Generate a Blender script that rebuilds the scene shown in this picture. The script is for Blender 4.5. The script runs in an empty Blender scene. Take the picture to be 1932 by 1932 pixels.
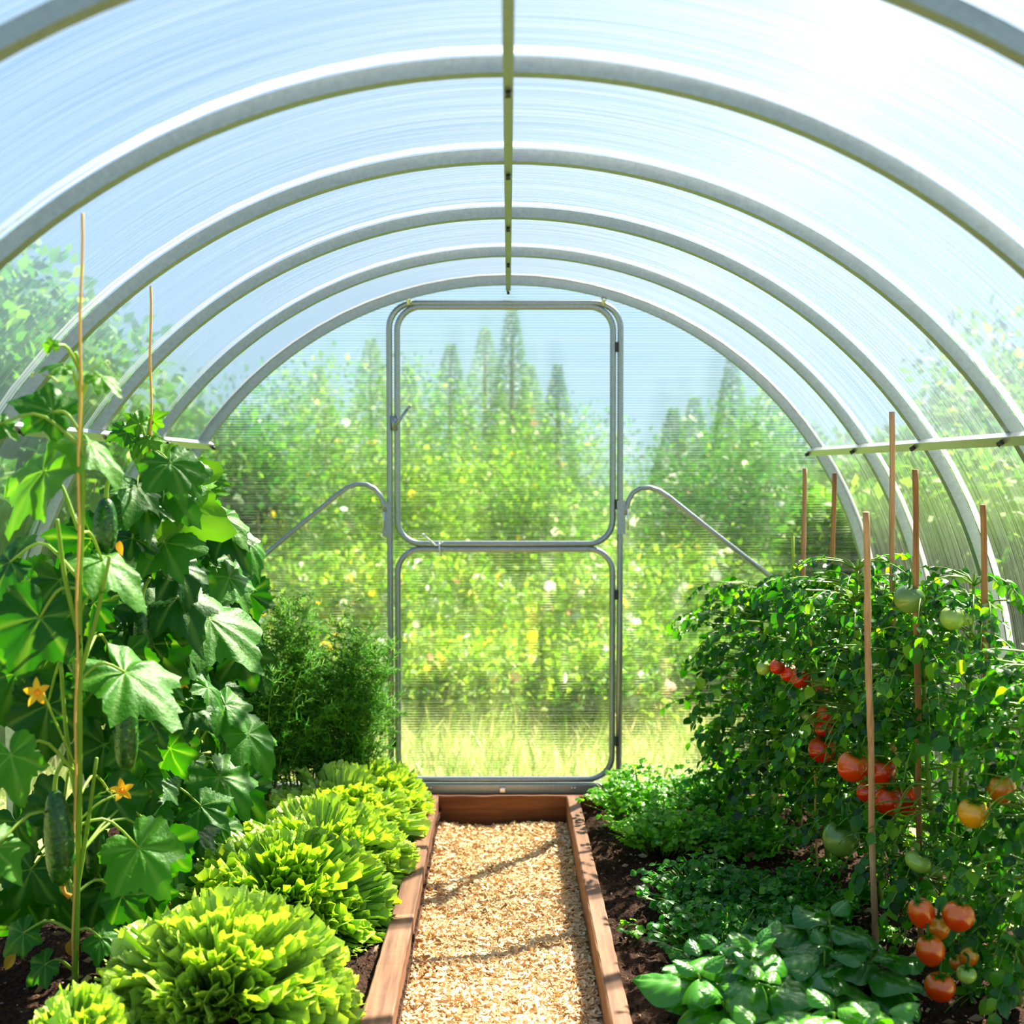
import bpy, math, random
import numpy as np
from mathutils import Vector, Matrix

sc = bpy.context.scene
COL = sc.collection
PI = math.pi

# ------------------------------------------------------------------ camera, sky, sun, exposure
F = 2380.0
CAM = Vector((0, 0, 1.30))
TILT = math.atan(76 / F)
YAW = math.atan(7 / F)
cd = bpy.data.cameras.new('camera')
cd.sensor_width = 36.0
cd.lens = 36.0 * F / 1932.0
cd.clip_start = 0.05
cd.clip_end = 400
cd.dof.use_dof = True
cd.dof.focus_distance = 3.7
cd.dof.aperture_fstop = 2.8
cam = bpy.data.objects.new('camera', cd)
COL.objects.link(cam)
cam.location = CAM
cam.rotation_euler = (PI / 2 - TILT, 0, -YAW)
sc.camera = cam
CAMR = cam.rotation_euler.to_matrix()

SUN_DIR = Vector((0.60, 0.86, 1.10)).normalized()      # towards the sun
world = bpy.data.worlds.new('sky')
sc.world = world
world.use_nodes = True
wn = world.node_tree
wn.nodes.clear()
w_out = wn.nodes.new('ShaderNodeOutputWorld')
w_bg = wn.nodes.new('ShaderNodeBackground')
w_tc = wn.nodes.new('ShaderNodeTexCoord')
w_sep = wn.nodes.new('ShaderNodeSeparateXYZ')
wn.links.new(w_tc.outputs['Generated'], w_sep.inputs[0])
w_rmp = wn.nodes.new('ShaderNodeValToRGB')
for _i, (_p, _c) in enumerate([(0.0, (0.60, 0.83, 1.0)), (0.2, (0.46, 0.74, 1.0)), (0.5, (0.30, 0.55, 0.95)), (1.0, (0.21, 0.37, 0.66))]):
    if _i > 1: w_rmp.color_ramp.elements.new(0.5)
for _i, (_p, _c) in enumerate([(0.0, (0.60, 0.83, 1.0)), (0.2, (0.46, 0.74, 1.0)), (0.5, (0.30, 0.55, 0.95)), (1.0, (0.21, 0.37, 0.66))]):
    w_rmp.color_ramp.elements[_i].position = _p
    w_rmp.color_ramp.elements[_i].color = (*_c, 1)
wn.links.new(w_sep.outputs['Z'], w_rmp.inputs[0])
w_dot = wn.nodes.new('ShaderNodeVectorMath')
w_dot.operation = 'DOT_PRODUCT'
w_dot.inputs[1].default_value = SUN_DIR
wn.links.new(w_tc.outputs['Generated'], w_dot.inputs[0])
w_col = w_rmp.outputs[0]
for _pw, _amt in ((8.0, 0.75), (40.0, 4.0)):       # brightening of the sky round the sun
    _m = wn.nodes.new('ShaderNodeMath'); _m.operation = 'MAXIMUM'; _m.inputs[1].default_value = 0.0
    wn.links.new(w_dot.outputs['Value'], _m.inputs[0])
    _p = wn.nodes.new('ShaderNodeMath'); _p.operation = 'POWER'; _p.inputs[1].default_value = _pw
    wn.links.new(_m.outputs[0], _p.inputs[0])
    _s = wn.nodes.new('ShaderNodeVectorMath'); _s.operation = 'SCALE'
    _s.inputs[0].default_value = (_amt, _amt * 0.98, _amt * 0.94)
    wn.links.new(_p.outputs[0], _s.inputs['Scale'])
    _a = wn.nodes.new('ShaderNodeVectorMath'); _a.operation = 'ADD'
    wn.links.new(w_col, _a.inputs[0])
    wn.links.new(_s.outputs[0], _a.inputs[1])
    w_col = _a.outputs[0]
w_bg.inputs['Strength'].default_value = 0.78
wn.links.new(w_col, w_bg.inputs['Color'])
wn.links.new(w_bg.outputs[0], w_out.inputs['Surface'])

sl = bpy.data.lights.new('sun', 'SUN')
sl.energy = 29.0
sl.angle = math.radians(0.6)
sl.color = (1.0, 0.92, 0.74)
sun = bpy.data.objects.new('sun', sl)
COL.objects.link(sun)
sun.rotation_euler = (-SUN_DIR).to_track_quat('-Z', 'Y').to_euler()
sun.location = (6, 9, 9)

vs = sc.view_settings
vs.view_transform = 'Standard'
vs.look = 'None'
vs.exposure = 0.57
vs.gamma = 1.0
vs.use_curve_mapping = False
cy = sc.cycles
cy.max_bounces = 10
cy.diffuse_bounces = 3
cy.glossy_bounces = 3
cy.transmission_bounces = 6
cy.transparent_max_bounces = 12
cy.caustics_reflective = False
cy.caustics_refractive = False
cy.sample_clamp_indirect = 6.0
cy.use_denoising = True
cy.use_adaptive_sampling = True
cy.adaptive_threshold = 0.02
try:
    cy.denoiser = 'OPENIMAGEDENOISE'
except Exception:
    pass


def at(px, py, d):
    """Point of the place at depth d (y = d) that the photograph shows at px, py."""
    r = CAMR @ Vector(((px - 966) / F, -(py - 966) / F, -1.0))
    return CAM + r * (d / r.y)


def gnd(px, py, z=0.0):
    r = CAMR @ Vector(((px - 966) / F, -(py - 966) / F, -1.0))
    return CAM + r * ((z - CAM.z) / r.z)


# ------------------------------------------------------------------ mesh helpers
class G:
    def __init__(self):
        self.v, self.f, self.t, self.k, self.n = [], [], [], [], 0

    def add(self, verts, faces, tone=0.5, vein=None):
        verts = np.asarray(verts, float).reshape(-1, 3)
        self.v.append(verts)
        for f in faces:
            self.f.append((np.asarray(f, int) + self.n))
        m = len(verts)
        self.t.append(np.full(m, tone) if np.isscalar(tone) else np.asarray(tone, float))
        self.k.append(np.zeros(m) if vein is None else np.asarray(vein, float))
        self.n += m

    def scatter(self, tmpl, mats, tones):
        """tmpl = (verts, faces(list of equal-length arrays), vein); mats K x 3 x 4"""
        V, Fc, vein = tmpl
        K = len(mats)
        if K == 0:
            return
        mats = np.asarray(mats)
        W = np.einsum('kij,nj->kni', mats[:, :, :3], V) + mats[:, None, :, 3]
        self.v.append(W.reshape(-1, 3))
        N = len(V)
        Fa = np.asarray(Fc)
        off = (np.arange(K) * N + self.n)[:, None, None]
        FF = (Fa[None] + off).reshape(-1, Fa.shape[1])
        self.f.append(FF)
        self.t.append(np.repeat(np.asarray(tones, float), N))
        self.k.append(np.tile(vein if vein is not None else np.zeros(N), K))
        self.n += K * N

    def build(self, name, mat, parent=None, smooth=True):
        me = bpy.data.meshes.new(name)
        if self.n:
            V = np.concatenate(self.v)
            starts, loops, pos = [], [], 0
            for f in self.f:
                if f.ndim == 1:
                    f = f[None]
                k, w = f.shape
                starts.append(np.arange(k) * w + pos)
                loops.append(f.ravel())
                pos += k * w
            starts = np.concatenate(starts)
            loops = np.concatenate(loops)
            me.vertices.add(len(V))
            me.vertices.foreach_set('co', V.ravel())
            me.loops.add(len(loops))
            me.loops.foreach_set('vertex_index', loops.astype(np.int32))
            me.polygons.add(len(starts))
            me.polygons.foreach_set('loop_start', starts.astype(np.int32))
            me.polygons.foreach_set('use_smooth', np.full(len(starts), smooth))
            a = me.attributes.new('tone', 'FLOAT', 'POINT')
            a.data.foreach_set('value', np.concatenate(self.t).astype(np.float32))
            a = me.attributes.new('vein', 'FLOAT', 'POINT')
            a.data.foreach_set('value', np.concatenate(self.k).astype(np.float32))
            me.update(calc_edges=True)
            me.validate()
        me.materials.append(mat)
        o = bpy.data.objects.new(name, me)
        COL.objects.link(o)
        if parent is not None:
            o.parent = parent
            o.matrix_parent_inverse = parent.matrix_world.inverted() if False else Matrix.Translation(-Vector(parent.location))
        return o

    # --- shapes
    def box(self, lo, hi, tone=0.5, bevel=0.0):
        x0, y0, z0 = lo
        x1, y1, z1 = hi
        b = bevel
        if b <= 0:
            v = [(x0, y0, z0), (x1, y0, z0), (x1, y1, z0), (x0, y1, z0), (x0, y0, z1), (x1, y0, z1), (x1, y1, z1), (x0, y1, z1)]
            f = [(0, 3, 2, 1), (4, 5, 6, 7), (0, 1, 5, 4), (1, 2, 6, 5), (2, 3, 7, 6), (3, 0, 4, 7)]
            self.add(v, [np.array(q) for q in f], tone)
        else:
            def ring(z, i):
                return [(x0 + i + b, y0 + i, z), (x1 - i - b, y0 + i, z), (x1 - i, y0 + i + b, z), (x1 - i, y1 - i - b, z),
                        (x1 - i - b, y1 - i, z), (x0 + i + b, y1 - i, z), (x0 + i, y1 - i - b, z), (x0 + i, y0 + i + b, z)]
            v = ring(z0, b) + ring(z0 + b, 0) + ring(z1 - b, 0) + ring(z1, b)
            f = [np.array(range(7, -1, -1)), np.arange(8) + 24]
            for r in range(3):
                for i in range(8):
                    j = (i + 1) % 8
                    f.append(np.array((r * 8 + i, r * 8 + j, r * 8 + 8 + j, r * 8 + 8 + i)))
            self.add(v, f, tone)

    def tube(self, pts, rad, sides=8, tone=0.5, closed=False, cap=True):
        P = np.asarray([tuple(p) for p in pts], float)
        n = len(P)
        R = np.full(n, rad) if np.isscalar(rad) else np.asarray(rad, float)
        if closed:
            T = np.roll(P, -1, 0) - np.roll(P, 1, 0)
        else:
            T = np.gradient(P, axis=0)
        T /= np.linalg.norm(T, axis=1)[:, None] + 1e-12
        ref = np.array((0.0, 1.0, 0.0)) if abs(T[0][1]) < 0.9 else np.array((1.0, 0, 0))
        N = np.zeros_like(P)
        a = ref - T[0] * ref.dot(T[0])
        a /= np.linalg.norm(a)
        for i in range(n):
            a = a - T[i] * a.dot(T[i])
            a /= np.linalg.norm(a) + 1e-12
            N[i] = a
        B = np.cross(T, N)
        ang = np.linspace(0, 2 * PI, sides, endpoint=False)
        V = P[:, None] + R[:, None, None] * (np.cos(ang)[None, :, None] * N[:, None] + np.sin(ang)[None, :, None] * B[:, None])
        V = V.reshape(-1, 3)
        i = np.arange(n if closed else n - 1)
        j = np.arange(sides)
        I, J = np.meshgrid(i, j, indexing='ij')
        I2 = (I + 1) % n
        J2 = (J + 1) % sides
        Q = np.stack([I * sides + J, I * sides + J2, I2 * sides + J2, I2 * sides + J], -1).reshape(-1, 4)
        fs = [Q]
        if cap and not closed:
            fs.append(np.arange(sides)[::-1].copy())
            fs.append(np.arange(sides) + (n - 1) * sides)
        self.add(V, fs, tone)

    def bar(self, p, q, w, h, up=(0, 0, 1), tone=0.5):
        p, q, up = Vector(p), Vector(q), Vector(up)
        d = (q - p).normalized()
        s = d.cross(up).normalized() * (w / 2)
        u = s.cross(d).normalized() * (h / 2)
        v = []
        for c in (p, q):
            for a, b in ((-1, -1), (1, -1), (1, 1), (-1, 1)):
                v.append(tuple(c + s * a + u * b))
        f = [(3, 2, 1, 0), (4, 5, 6, 7), (0, 1, 5, 4), (1, 2, 6, 5), (2, 3, 7, 6), (3, 0, 4, 7)]
        self.add(v, [np.array(x) for x in f], tone)

    def ball(self, c, r, nu=12, nv=8, sc_=(1, 1, 1), tone=0.5):
        c = np.array(tuple(c))
        v = [(0, 0, 1)]
        for i in range(1, nv):
            th = PI * i / nv
            for j in range(nu):
                ph = 2 * PI * j / nu
                v.append((math.sin(th) * math.cos(ph), math.sin(th) * math.sin(ph), math.cos(th)))
        v.append((0, 0, -1))
        V = np.array(v) * np.array(sc_) * r + c
        f = []
        for j in range(nu):
            f.append(np.array((0, 1 + j, 1 + (j + 1) % nu)))
            b = 1 + (nv - 2) * nu
            f.append(np.array((b + (j + 1) % nu, b + j, len(v) - 1)))
        for i in range(nv - 2):
            for j in range(nu):
                a, b = 1 + i * nu + j, 1 + i * nu + (j + 1) % nu
                f.append(np.array((a, a + nu, b + nu, b)))
        self.add(V, f, tone)


def frames(pos, dirs, nrm, scale, side=None):
    """K x 3 x 4 matrices: X along dirs, Z near nrm."""
    pos, dirs, nrm = (np.asarray(a, float) for a in (pos, dirs, nrm))
    X = dirs / (np.linalg.norm(dirs, axis=1)[:, None] + 1e-9)
    Z = nrm - X * np.sum(nrm * X, 1)[:, None]
    Z /= np.linalg.norm(Z, axis=1)[:, None] + 1e-9
    Y = np.cross(Z, X)
    s = np.asarray(scale, float)
    s = np.broadcast_to(s, (len(pos),))[:, None]
    ss = s if side is None else np.asarray(side, float)[:, None]
    return np.stack([X * s, Y * ss, Z * s, pos], -1)


def gridfaces(nu, nv):
    I, J = np.meshgrid(np.arange(nu - 1), np.arange(nv - 1), indexing='ij')
    return np.stack([I * nv + J, I * nv + J + 1, (I + 1) * nv + J + 1, (I + 1) * nv + J], -1).reshape(-1, 4)


def tag(o, label=None, cat=None, group=None, kind=None):
    if label: o['label'] = label
    if cat: o['category'] = cat
    if group: o['group'] = group
    if kind: o['kind'] = kind
    return o


def empty(name, loc, label=None, cat=None, group=None, kind=None):
    o = bpy.data.objects.new(name, None)
    o.empty_display_size = 0.1
    COL.objects.link(o)
    o.location = loc
    return tag(o, label, cat, group, kind)


# ------------------------------------------------------------------ materials
def newmat(name):
    m = bpy.data.materials.new(name)
    m.use_nodes = True
    nt = m.node_tree
    nt.nodes.clear()
    out = nt.nodes.new('ShaderNodeOutputMaterial')
    return m, nt, out


def nd(nt, typ, **kw):
    n = nt.nodes.new(typ)
    for k, v in kw.items():
        if k in n.inputs:
            n.inputs[k].default_value = v
        else:
            setattr(n, k, v)
    return n


def ramp(nt, cols, fac=None):
    r = nt.nodes.new('ShaderNodeValToRGB')
    e = r.color_ramp.elements
    while len(e) < len(cols):
        e.new(0.5)
    for i, (p, c) in enumerate(cols):
        e[i].position = p
        e[i].color = (c[0], c[1], c[2], 1)
    if fac is not None:
        nt.links.new(fac, r.inputs[0])
    return r


def srgb(h):
    h = h.lstrip('#')
    c = [int(h[i:i + 2], 16) / 255 for i in (0, 2, 4)]
    return tuple(x / 12.92 if x <= 0.04045 else ((x + 0.055) / 1.055) ** 2.4 for x in c)


def principled(name, col, rough=0.5, metal=0.0, spec=0.5, noise=None, bump=None, coat=0.0):
    """noise = (scale vec, detail, [(pos, col)...]) ; bump = (scale vec, strength, dist)"""
    m, nt, out = newmat(name)
    b = nd(nt, 'ShaderNodeBsdfPrincipled', Roughness=rough, Metallic=metal)
    b.inputs['Base Color'].default_value = (*col, 1)
    b.inputs['Specular IOR Level'].default_value = spec
    b.inputs['Coat Weight'].default_value = coat
    tc = nd(nt, 'ShaderNodeTexCoord')
    if noise:
        mp = nd(nt, 'ShaderNodeMapping')
        mp.inputs['Scale'].default_value = noise[0]
        nt.links.new(tc.outputs['Object'], mp.inputs[0])
        nz = nd(nt, 'ShaderNodeTexNoise', Scale=1.0, Detail=noise[1], Roughness=0.6)
        nt.links.new(mp.outputs[0], nz.inputs['Vector'])
        r = ramp(nt, noise[2], nz.outputs['Fac'])
        nt.links.new(r.outputs[0], b.inputs['Base Color'])
    if bump:
        mp2 = nd(nt, 'ShaderNodeMapping')
        mp2.inputs['Scale'].default_value = bump[0]
        nt.links.new(tc.outputs['Object'], mp2.inputs[0])
        nz2 = nd(nt, 'ShaderNodeTexNoise', Scale=1.0, Detail=5.0)
        nt.links.new(mp2.outputs[0], nz2.inputs['Vector'])
        bp = nd(nt, 'ShaderNodeBump', Strength=bump[1], Distance=bump[2])
        nt.links.new(nz2.outputs['Fac'], bp.inputs['Height'])
        nt.links.new(bp.outputs[0], b.inputs['Normal'])
    nt.links.new(b.outputs[0], out.inputs['Surface'])
    return m


def leafmat(name, cols, trans=0.45, tcol=(1.0, 1.0, 0.35), tgain=1.6, rough=0.42, spec=0.5, vein=None, bump=0.0, bscale=60):
    m, nt, out = newmat(name)
    at_ = nd(nt, 'ShaderNodeAttribute', attribute_name='tone')
    r = ramp(nt, cols, at_.outputs['Fac'])
    col = r.outputs[0]
    if vein is not None:
        av = nd(nt, 'ShaderNodeAttribute', attribute_name='vein')
        mx = nd(nt, 'ShaderNodeMix', data_type='RGBA')
        nt.links.new(av.outputs['Fac'], mx.inputs[0])
        nt.links.new(col, mx.inputs[6])
        mx.inputs[7].default_value = (*vein, 1)
        col = mx.outputs[2]
    b = nd(nt, 'ShaderNodeBsdfPrincipled', Roughness=rough)
    b.inputs['Specular IOR Level'].default_value = spec
    nt.links.new(col, b.inputs['Base Color'])
    t = nd(nt, 'ShaderNodeBsdfTranslucent')
    mul = nd(nt, 'ShaderNodeMix', data_type='RGBA', blend_type='MULTIPLY')
    mul.inputs[0].default_value = 1.0
    nt.links.new(col, mul.inputs[6])
    mul.inputs[7].default_value = (tcol[0] * tgain, tcol[1] * tgain, tcol[2] * tgain, 1)
    nt.links.new(mul.outputs[2], t.inputs['Color'])
    if bump > 0:
        tc = nd(nt, 'ShaderNodeTexCoord')
        nz = nd(nt, 'ShaderNodeTexNoise', Scale=bscale, Detail=3.0)
        nt.links.new(tc.outputs['Object'], nz.inputs['Vector'])
        bp = nd(nt, 'ShaderNodeBump', Strength=bump, Distance=0.01)
        nt.links.new(nz.outputs['Fac'], bp.inputs['Height'])
        nt.links.new(bp.outputs[0], b.inputs['Normal'])
    ms = nd(nt, 'ShaderNodeMixShader')
    ms.inputs[0].default_value = trans
    nt.links.new(b.outputs[0], ms.inputs[1])
    nt.links.new(t.outputs[0], ms.inputs[2])
    nt.links.new(ms.outputs[0], out.inputs['Surface'])
    return m


def polymat(name, axis, period, clear, blur, haze, gloss, rough, ior, bumpd, tint):
    """Twin-wall polycarbonate sheet: channels run across `axis`; part clear, part ribbed lens, part milky."""
    m, nt, out = newmat(name)
    tc = nd(nt, 'ShaderNodeTexCoord')
    sep = nd(nt, 'ShaderNodeSeparateXYZ')
    nt.links.new(tc.outputs['Object'], sep.inputs[0])
    fq = nd(nt, 'ShaderNodeMath', operation='MULTIPLY')
    nt.links.new(sep.outputs[axis], fq.inputs[0])
    fq.inputs[1].default_value = 2 * PI / period
    sn = nd(nt, 'ShaderNodeMath', operation='SINE')
    nt.links.new(fq.outputs[0], sn.inputs[0])
    # irregular streaks along the channels
    mp = nd(nt, 'ShaderNodeMapping')
    s = [1.2, 1.2, 1.2]
    s['XYZ'.index(axis)] = 110.0
    mp.inputs['Scale'].default_value = s
    nt.links.new(tc.outputs['Object'], mp.inputs[0])
    nz = nd(nt, 'ShaderNodeTexNoise', Scale=1.0, Detail=4.0)
    nt.links.new(mp.outputs[0], nz.inputs['Vector'])
    ad = nd(nt, 'ShaderNodeMath', operation='MULTIPLY_ADD')
    nt.links.new(nz.outputs['Fac'], ad.inputs[0])
    ad.inputs[1].default_value = 2.0
    nt.links.new(sn.outputs[0], ad.inputs[2])
    bp = nd(nt, 'ShaderNodeBump', Strength=1.0, Distance=bumpd)
    nt.links.new(ad.outputs[0], bp.inputs['Height'])
    # web lines: thin, slightly darker
    web = nd(nt, 'ShaderNodeMapRange')
    web.inputs['From Min'].default_value = 0.55
    web.inputs['From Max'].default_value = 1.0
    nt.links.new(sn.outputs[0], web.inputs['Value'])
    tr = nd(nt, 'ShaderNodeBsdfTransparent')
    tmx = nd(nt, 'ShaderNodeMix', data_type='RGBA')
    nt.links.new(web.outputs[0], tmx.inputs[0])
    tmx.inputs[6].default_value = (*tint, 1)
    tmx.inputs[7].default_value = (*[c * 0.62 for c in tint], 1)
    nt.links.new(tmx.outputs[2], tr.inputs['Color'])
    rf = nd(nt, 'ShaderNodeBsdfRefraction', Roughness=rough, IOR=ior)
    nt.links.new(tmx.outputs[2], rf.inputs['Color'])
    nt.links.new(bp.outputs[0], rf.inputs['Normal'])
    m1 = nd(nt, 'ShaderNodeMixShader')
    m1.inputs[0].default_value = blur / (blur + clear)
    nt.links.new(tr.outputs[0], m1.inputs[1])
    nt.links.new(rf.outputs[0], m1.inputs[2])
    tl = nd(nt, 'ShaderNodeBsdfTranslucent')
    tl.inputs['Color'].default_value = (0.95, 0.97, 1, 1)
    hz = nd(nt, 'ShaderNodeMapRange')
    hz.inputs['From Min'].default_value = 0.35
    hz.inputs['From Max'].default_value = 0.75
    hz.inputs['To Min'].default_value = haze * 0.1
    hz.inputs['To Max'].default_value = haze * 3.0
    nt.links.new(nz.outputs['Fac'], hz.inputs['Value'])
    m2 = nd(nt, 'ShaderNodeMixShader')
    nt.links.new(hz.outputs[0], m2.inputs[0])
    nt.links.new(m1.outputs[0], m2.inputs[1])
    nt.links.new(tl.outputs[0], m2.inputs[2])
    gl = nd(nt, 'ShaderNodeBsdfGlossy', Roughness=0.22)
    nt.links.new(bp.outputs[0], gl.inputs['Normal'])
    m3 = nd(nt, 'ShaderNodeMixShader')
    fr = nd(nt, 'ShaderNodeFresnel', IOR=1.35)
    fm = nd(nt, 'ShaderNodeMath', operation='MULTIPLY')
    nt.links.new(fr.outputs[0], fm.inputs[0])
    fm.inputs[1].default_value = gloss
    nt.links.new(fm.outputs[0], m3.inputs[0])
    nt.links.new(m2.outputs[0], m3.inputs[1])
    nt.links.new(gl.outputs[0], m3.inputs[2])
    nt.links.new(m3.outputs[0], out.inputs['Surface'])
    return m


M = {}
M['steel'] = principled('galvanized_steel', (0.42, 0.45, 0.46), 0.42, 0.75, 0.5,
                        noise=((90, 60, 90), 5.0, [(0.3, (0.25, 0.275, 0.295)), (0.5, (0.28, 0.31, 0.335)), (0.7, (0.315, 0.345, 0.37))]))
M['bright_steel'] = principled('bright_steel', (0.62, 0.64, 0.65), 0.3, 0.85)
M['dark_bolt'] = principled('dark_bolt', (0.02, 0.02, 0.02), 0.5, 0.3)
M['black_plastic'] = principled('black_plastic', (0.012, 0.012, 0.012), 0.5)
M['poly_roof'] = polymat('twin_wall_sheet_roof', 'Y', 0.011, 0.50, 0.46, 0.015, 0.6, 0.36, 1.10, 0.0022, (0.93, 0.96, 0.97))
M['poly_back'] = polymat('twin_wall_sheet_end', 'Z', 0.0105, 0.50, 0.48, 0.005, 0.3, 0.25, 1.10, 0.0008, (0.95, 0.97, 0.95))
M['joint'] = polymat('sheet_joint', 'Y', 0.011, 0.45, 0.25, 0.28, 0.8, 0.5, 1.2, 0.003, (0.97, 0.98, 0.98))
M['wood'] = principled('brown_board', (0.25, 0.13, 0.07), 0.7, 0, 0.3,
                       noise=((38, 2.0, 38), 6.0, [(0.2, srgb('#3a2418')), (0.40, srgb('#6a4632')), (0.58, srgb('#8a6248')), (0.8, srgb('#776052'))]),
                       bump=((60, 3, 60), 0.35, 0.004))
M['wood_x'] = principled('brown_board_across', (0.25, 0.13, 0.07), 0.7, 0, 0.3,
                         noise=((2.0, 38, 30), 6.0, [(0.2, srgb('#43240f')), (0.45, srgb('#6f3f20')), (0.65, srgb('#8a5630')), (0.85, srgb('#6c4024'))]),
                         bump=((3, 60, 60), 0.35, 0.004))
M['soil'] = principled('dark_soil', (0.03, 0.018, 0.012), 0.95, 0, 0.15,
                       noise=((70, 70, 70), 6.0, [(0.3, srgb('#1a100a')), (0.55, srgb('#3a2417')), (0.72, srgb('#5e4230')), (0.85, srgb('#8a6a50'))]),
                       bump=((110, 110, 110), 1.0, 0.012))
M['twine'] = principled('tan_twine', srgb('#dba65e'), 0.8)
M['cane'] = principled('bamboo_cane', srgb('#b98256'), 0.6, 0, 0.3,
                       noise=((60, 60, 3), 4.0, [(0.25, srgb('#9a6a48')), (0.5, srgb('#c89470')), (0.8, srgb('#e0b898'))]))
M['dark_cane'] = principled('brown_cane', srgb('#8a5630'), 0.65, 0, 0.3,
                            noise=((60, 60, 3), 4.0, [(0.25, srgb('#7a4a28')), (0.5, srgb('#aa744a')), (0.8, srgb('#c89468'))]))
M['grass_ground'] = principled('meadow_ground', srgb('#7d9838'), 0.9, 0, 0.1,
                               noise=((5, 5, 5), 6.0, [(0.3, srgb('#6a8440')), (0.5, srgb('#8a9a56')), (0.7, srgb('#a9aa74'))]))


def tonemat(name, cols, rough=0.8, spec=0.3):
    m, nt, out = newmat(name)
    a = nd(nt, 'ShaderNodeAttribute', attribute_name='tone')
    r = ramp(nt, cols, a.outputs['Fac'])
    b = nd(nt, 'ShaderNodeBsdfPrincipled', Roughness=rough)
    b.inputs['Specular IOR Level'].default_value = spec
    nt.links.new(r.outputs[0], b.inputs['Base Color'])
    nt.links.new(b.outputs[0], out.inputs['Surface'])
    return m


M['chips'] = tonemat('pale_wood_chips', [(0.0, srgb('#b48450')), (0.35, srgb('#e0b682')), (0.7, srgb('#f2d4a6')), (1.0, srgb('#f8e6c6'))], 0.75)
M['bits'] = tonemat('soil_bits', [(0.0, srgb('#1c110a')), (0.6, srgb('#4a3020')), (0.85, srgb('#8b6a4c')), (1.0, srgb('#d5bd98'))], 0.9)
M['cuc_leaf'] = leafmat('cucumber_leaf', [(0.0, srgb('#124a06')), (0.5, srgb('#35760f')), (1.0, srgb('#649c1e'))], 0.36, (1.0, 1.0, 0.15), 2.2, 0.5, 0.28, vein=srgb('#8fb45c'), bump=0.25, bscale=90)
M['stem'] = leafmat('green_stem', [(0.0, srgb('#5f8f2a')), (1.0, srgb('#a5c04c'))], 0.25, (1, 1, .4), 1.3, 0.5, 0.4)
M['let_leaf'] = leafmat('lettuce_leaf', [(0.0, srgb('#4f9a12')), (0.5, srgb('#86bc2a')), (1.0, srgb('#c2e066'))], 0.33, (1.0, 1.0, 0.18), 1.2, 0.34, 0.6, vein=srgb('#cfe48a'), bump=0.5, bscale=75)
M['dill_leaf'] = leafmat('dill_leaf', [(0.0, srgb('#3c8a1c')), (0.5, srgb('#62a82a')), (1.0, srgb('#a2cc48'))], 0.45, (1, 1, .3), 1.7, 0.5, 0.4)
M['tom_leaf'] = leafmat('tomato_leaf', [(0.0, srgb('#0e3c06')), (0.45, srgb('#2a6a0e')), (0.8, srgb('#4f8e1a')), (1.0, srgb('#86b52a'))], 0.40, (1.0, 1.0, 0.12), 2.6, 0.32, 0.42, bump=0.3, bscale=70)
M['pars_leaf'] = leafmat('parsley_leaf', [(0.0, srgb('#175a0c')), (0.5, srgb('#358416')), (1.0, srgb('#78b626'))], 0.40, (1, 1, .15), 2.4, 0.40, 0.35)
M['bas_leaf'] = leafmat('basil_leaf', [(0.0, srgb('#17600e')), (0.5, srgb('#33801a')), (1.0, srgb('#62a62a'))], 0.30, (1, 1, .15), 1.9, 0.28, 0.6, vein=srgb('#7fb257'))
M['bush_leaf'] = leafmat('bush_leaf', [(0.0, srgb('#1f4f2c')), (0.35, srgb('#3c6a26')), (0.7, srgb('#678c2c')), (1.0, srgb('#a4b84c'))], 0.40, (.86, 1, .5), 1.45, 0.6, 0.15)
M['conifer'] = leafmat('conifer_needles', [(0.0, srgb('#3d6a48')), (0.5, srgb('#67904e')), (1.0, srgb('#a3b25c'))], 0.3, (1, 1, .5), 1.3, 0.6, 0.3)
M['grass'] = leafmat('meadow_grass', [(0.0, srgb('#5a7c34')), (0.5, srgb('#83935a')), (1.0, srgb('#b8b08c'))], 0.4, (1, 1, .7), 1.0, 0.5, 0.4)
M['yellow_petal'] = leafmat('yellow_petal', [(0.0, srgb('#fbb414')), (1.0, srgb('#ffd638'))], 0.4, (1, .9, .4), 1.2, 0.5, 0.3)
M['meadow_flower'] = leafmat('meadow_flower', [(0.0, srgb('#ffffff')), (0.55, srgb('#fff7e0')), (0.6, srgb('#f4dc30')), (0.85, srgb('#f5d020')), (0.9, srgb('#f0b49a')), (1.0, srgb('#eaa08a'))], 0.35, (1, 1, .9), 1.1, 0.6, 0.3)
M['bark'] = principled('bark', srgb('#6b5138'), 0.9, noise=((20, 20, 5), 4.0, [(0.3, srgb('#43301f')), (0.7, srgb('#7d6247'))]))
M['dry'] = leafmat('dry_leaf', [(0.0, srgb('#a8742c')), (1.0, srgb('#e0b43c'))], 0.3, (1, .9, .4), 1.2, 0.6, 0.3)


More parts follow.
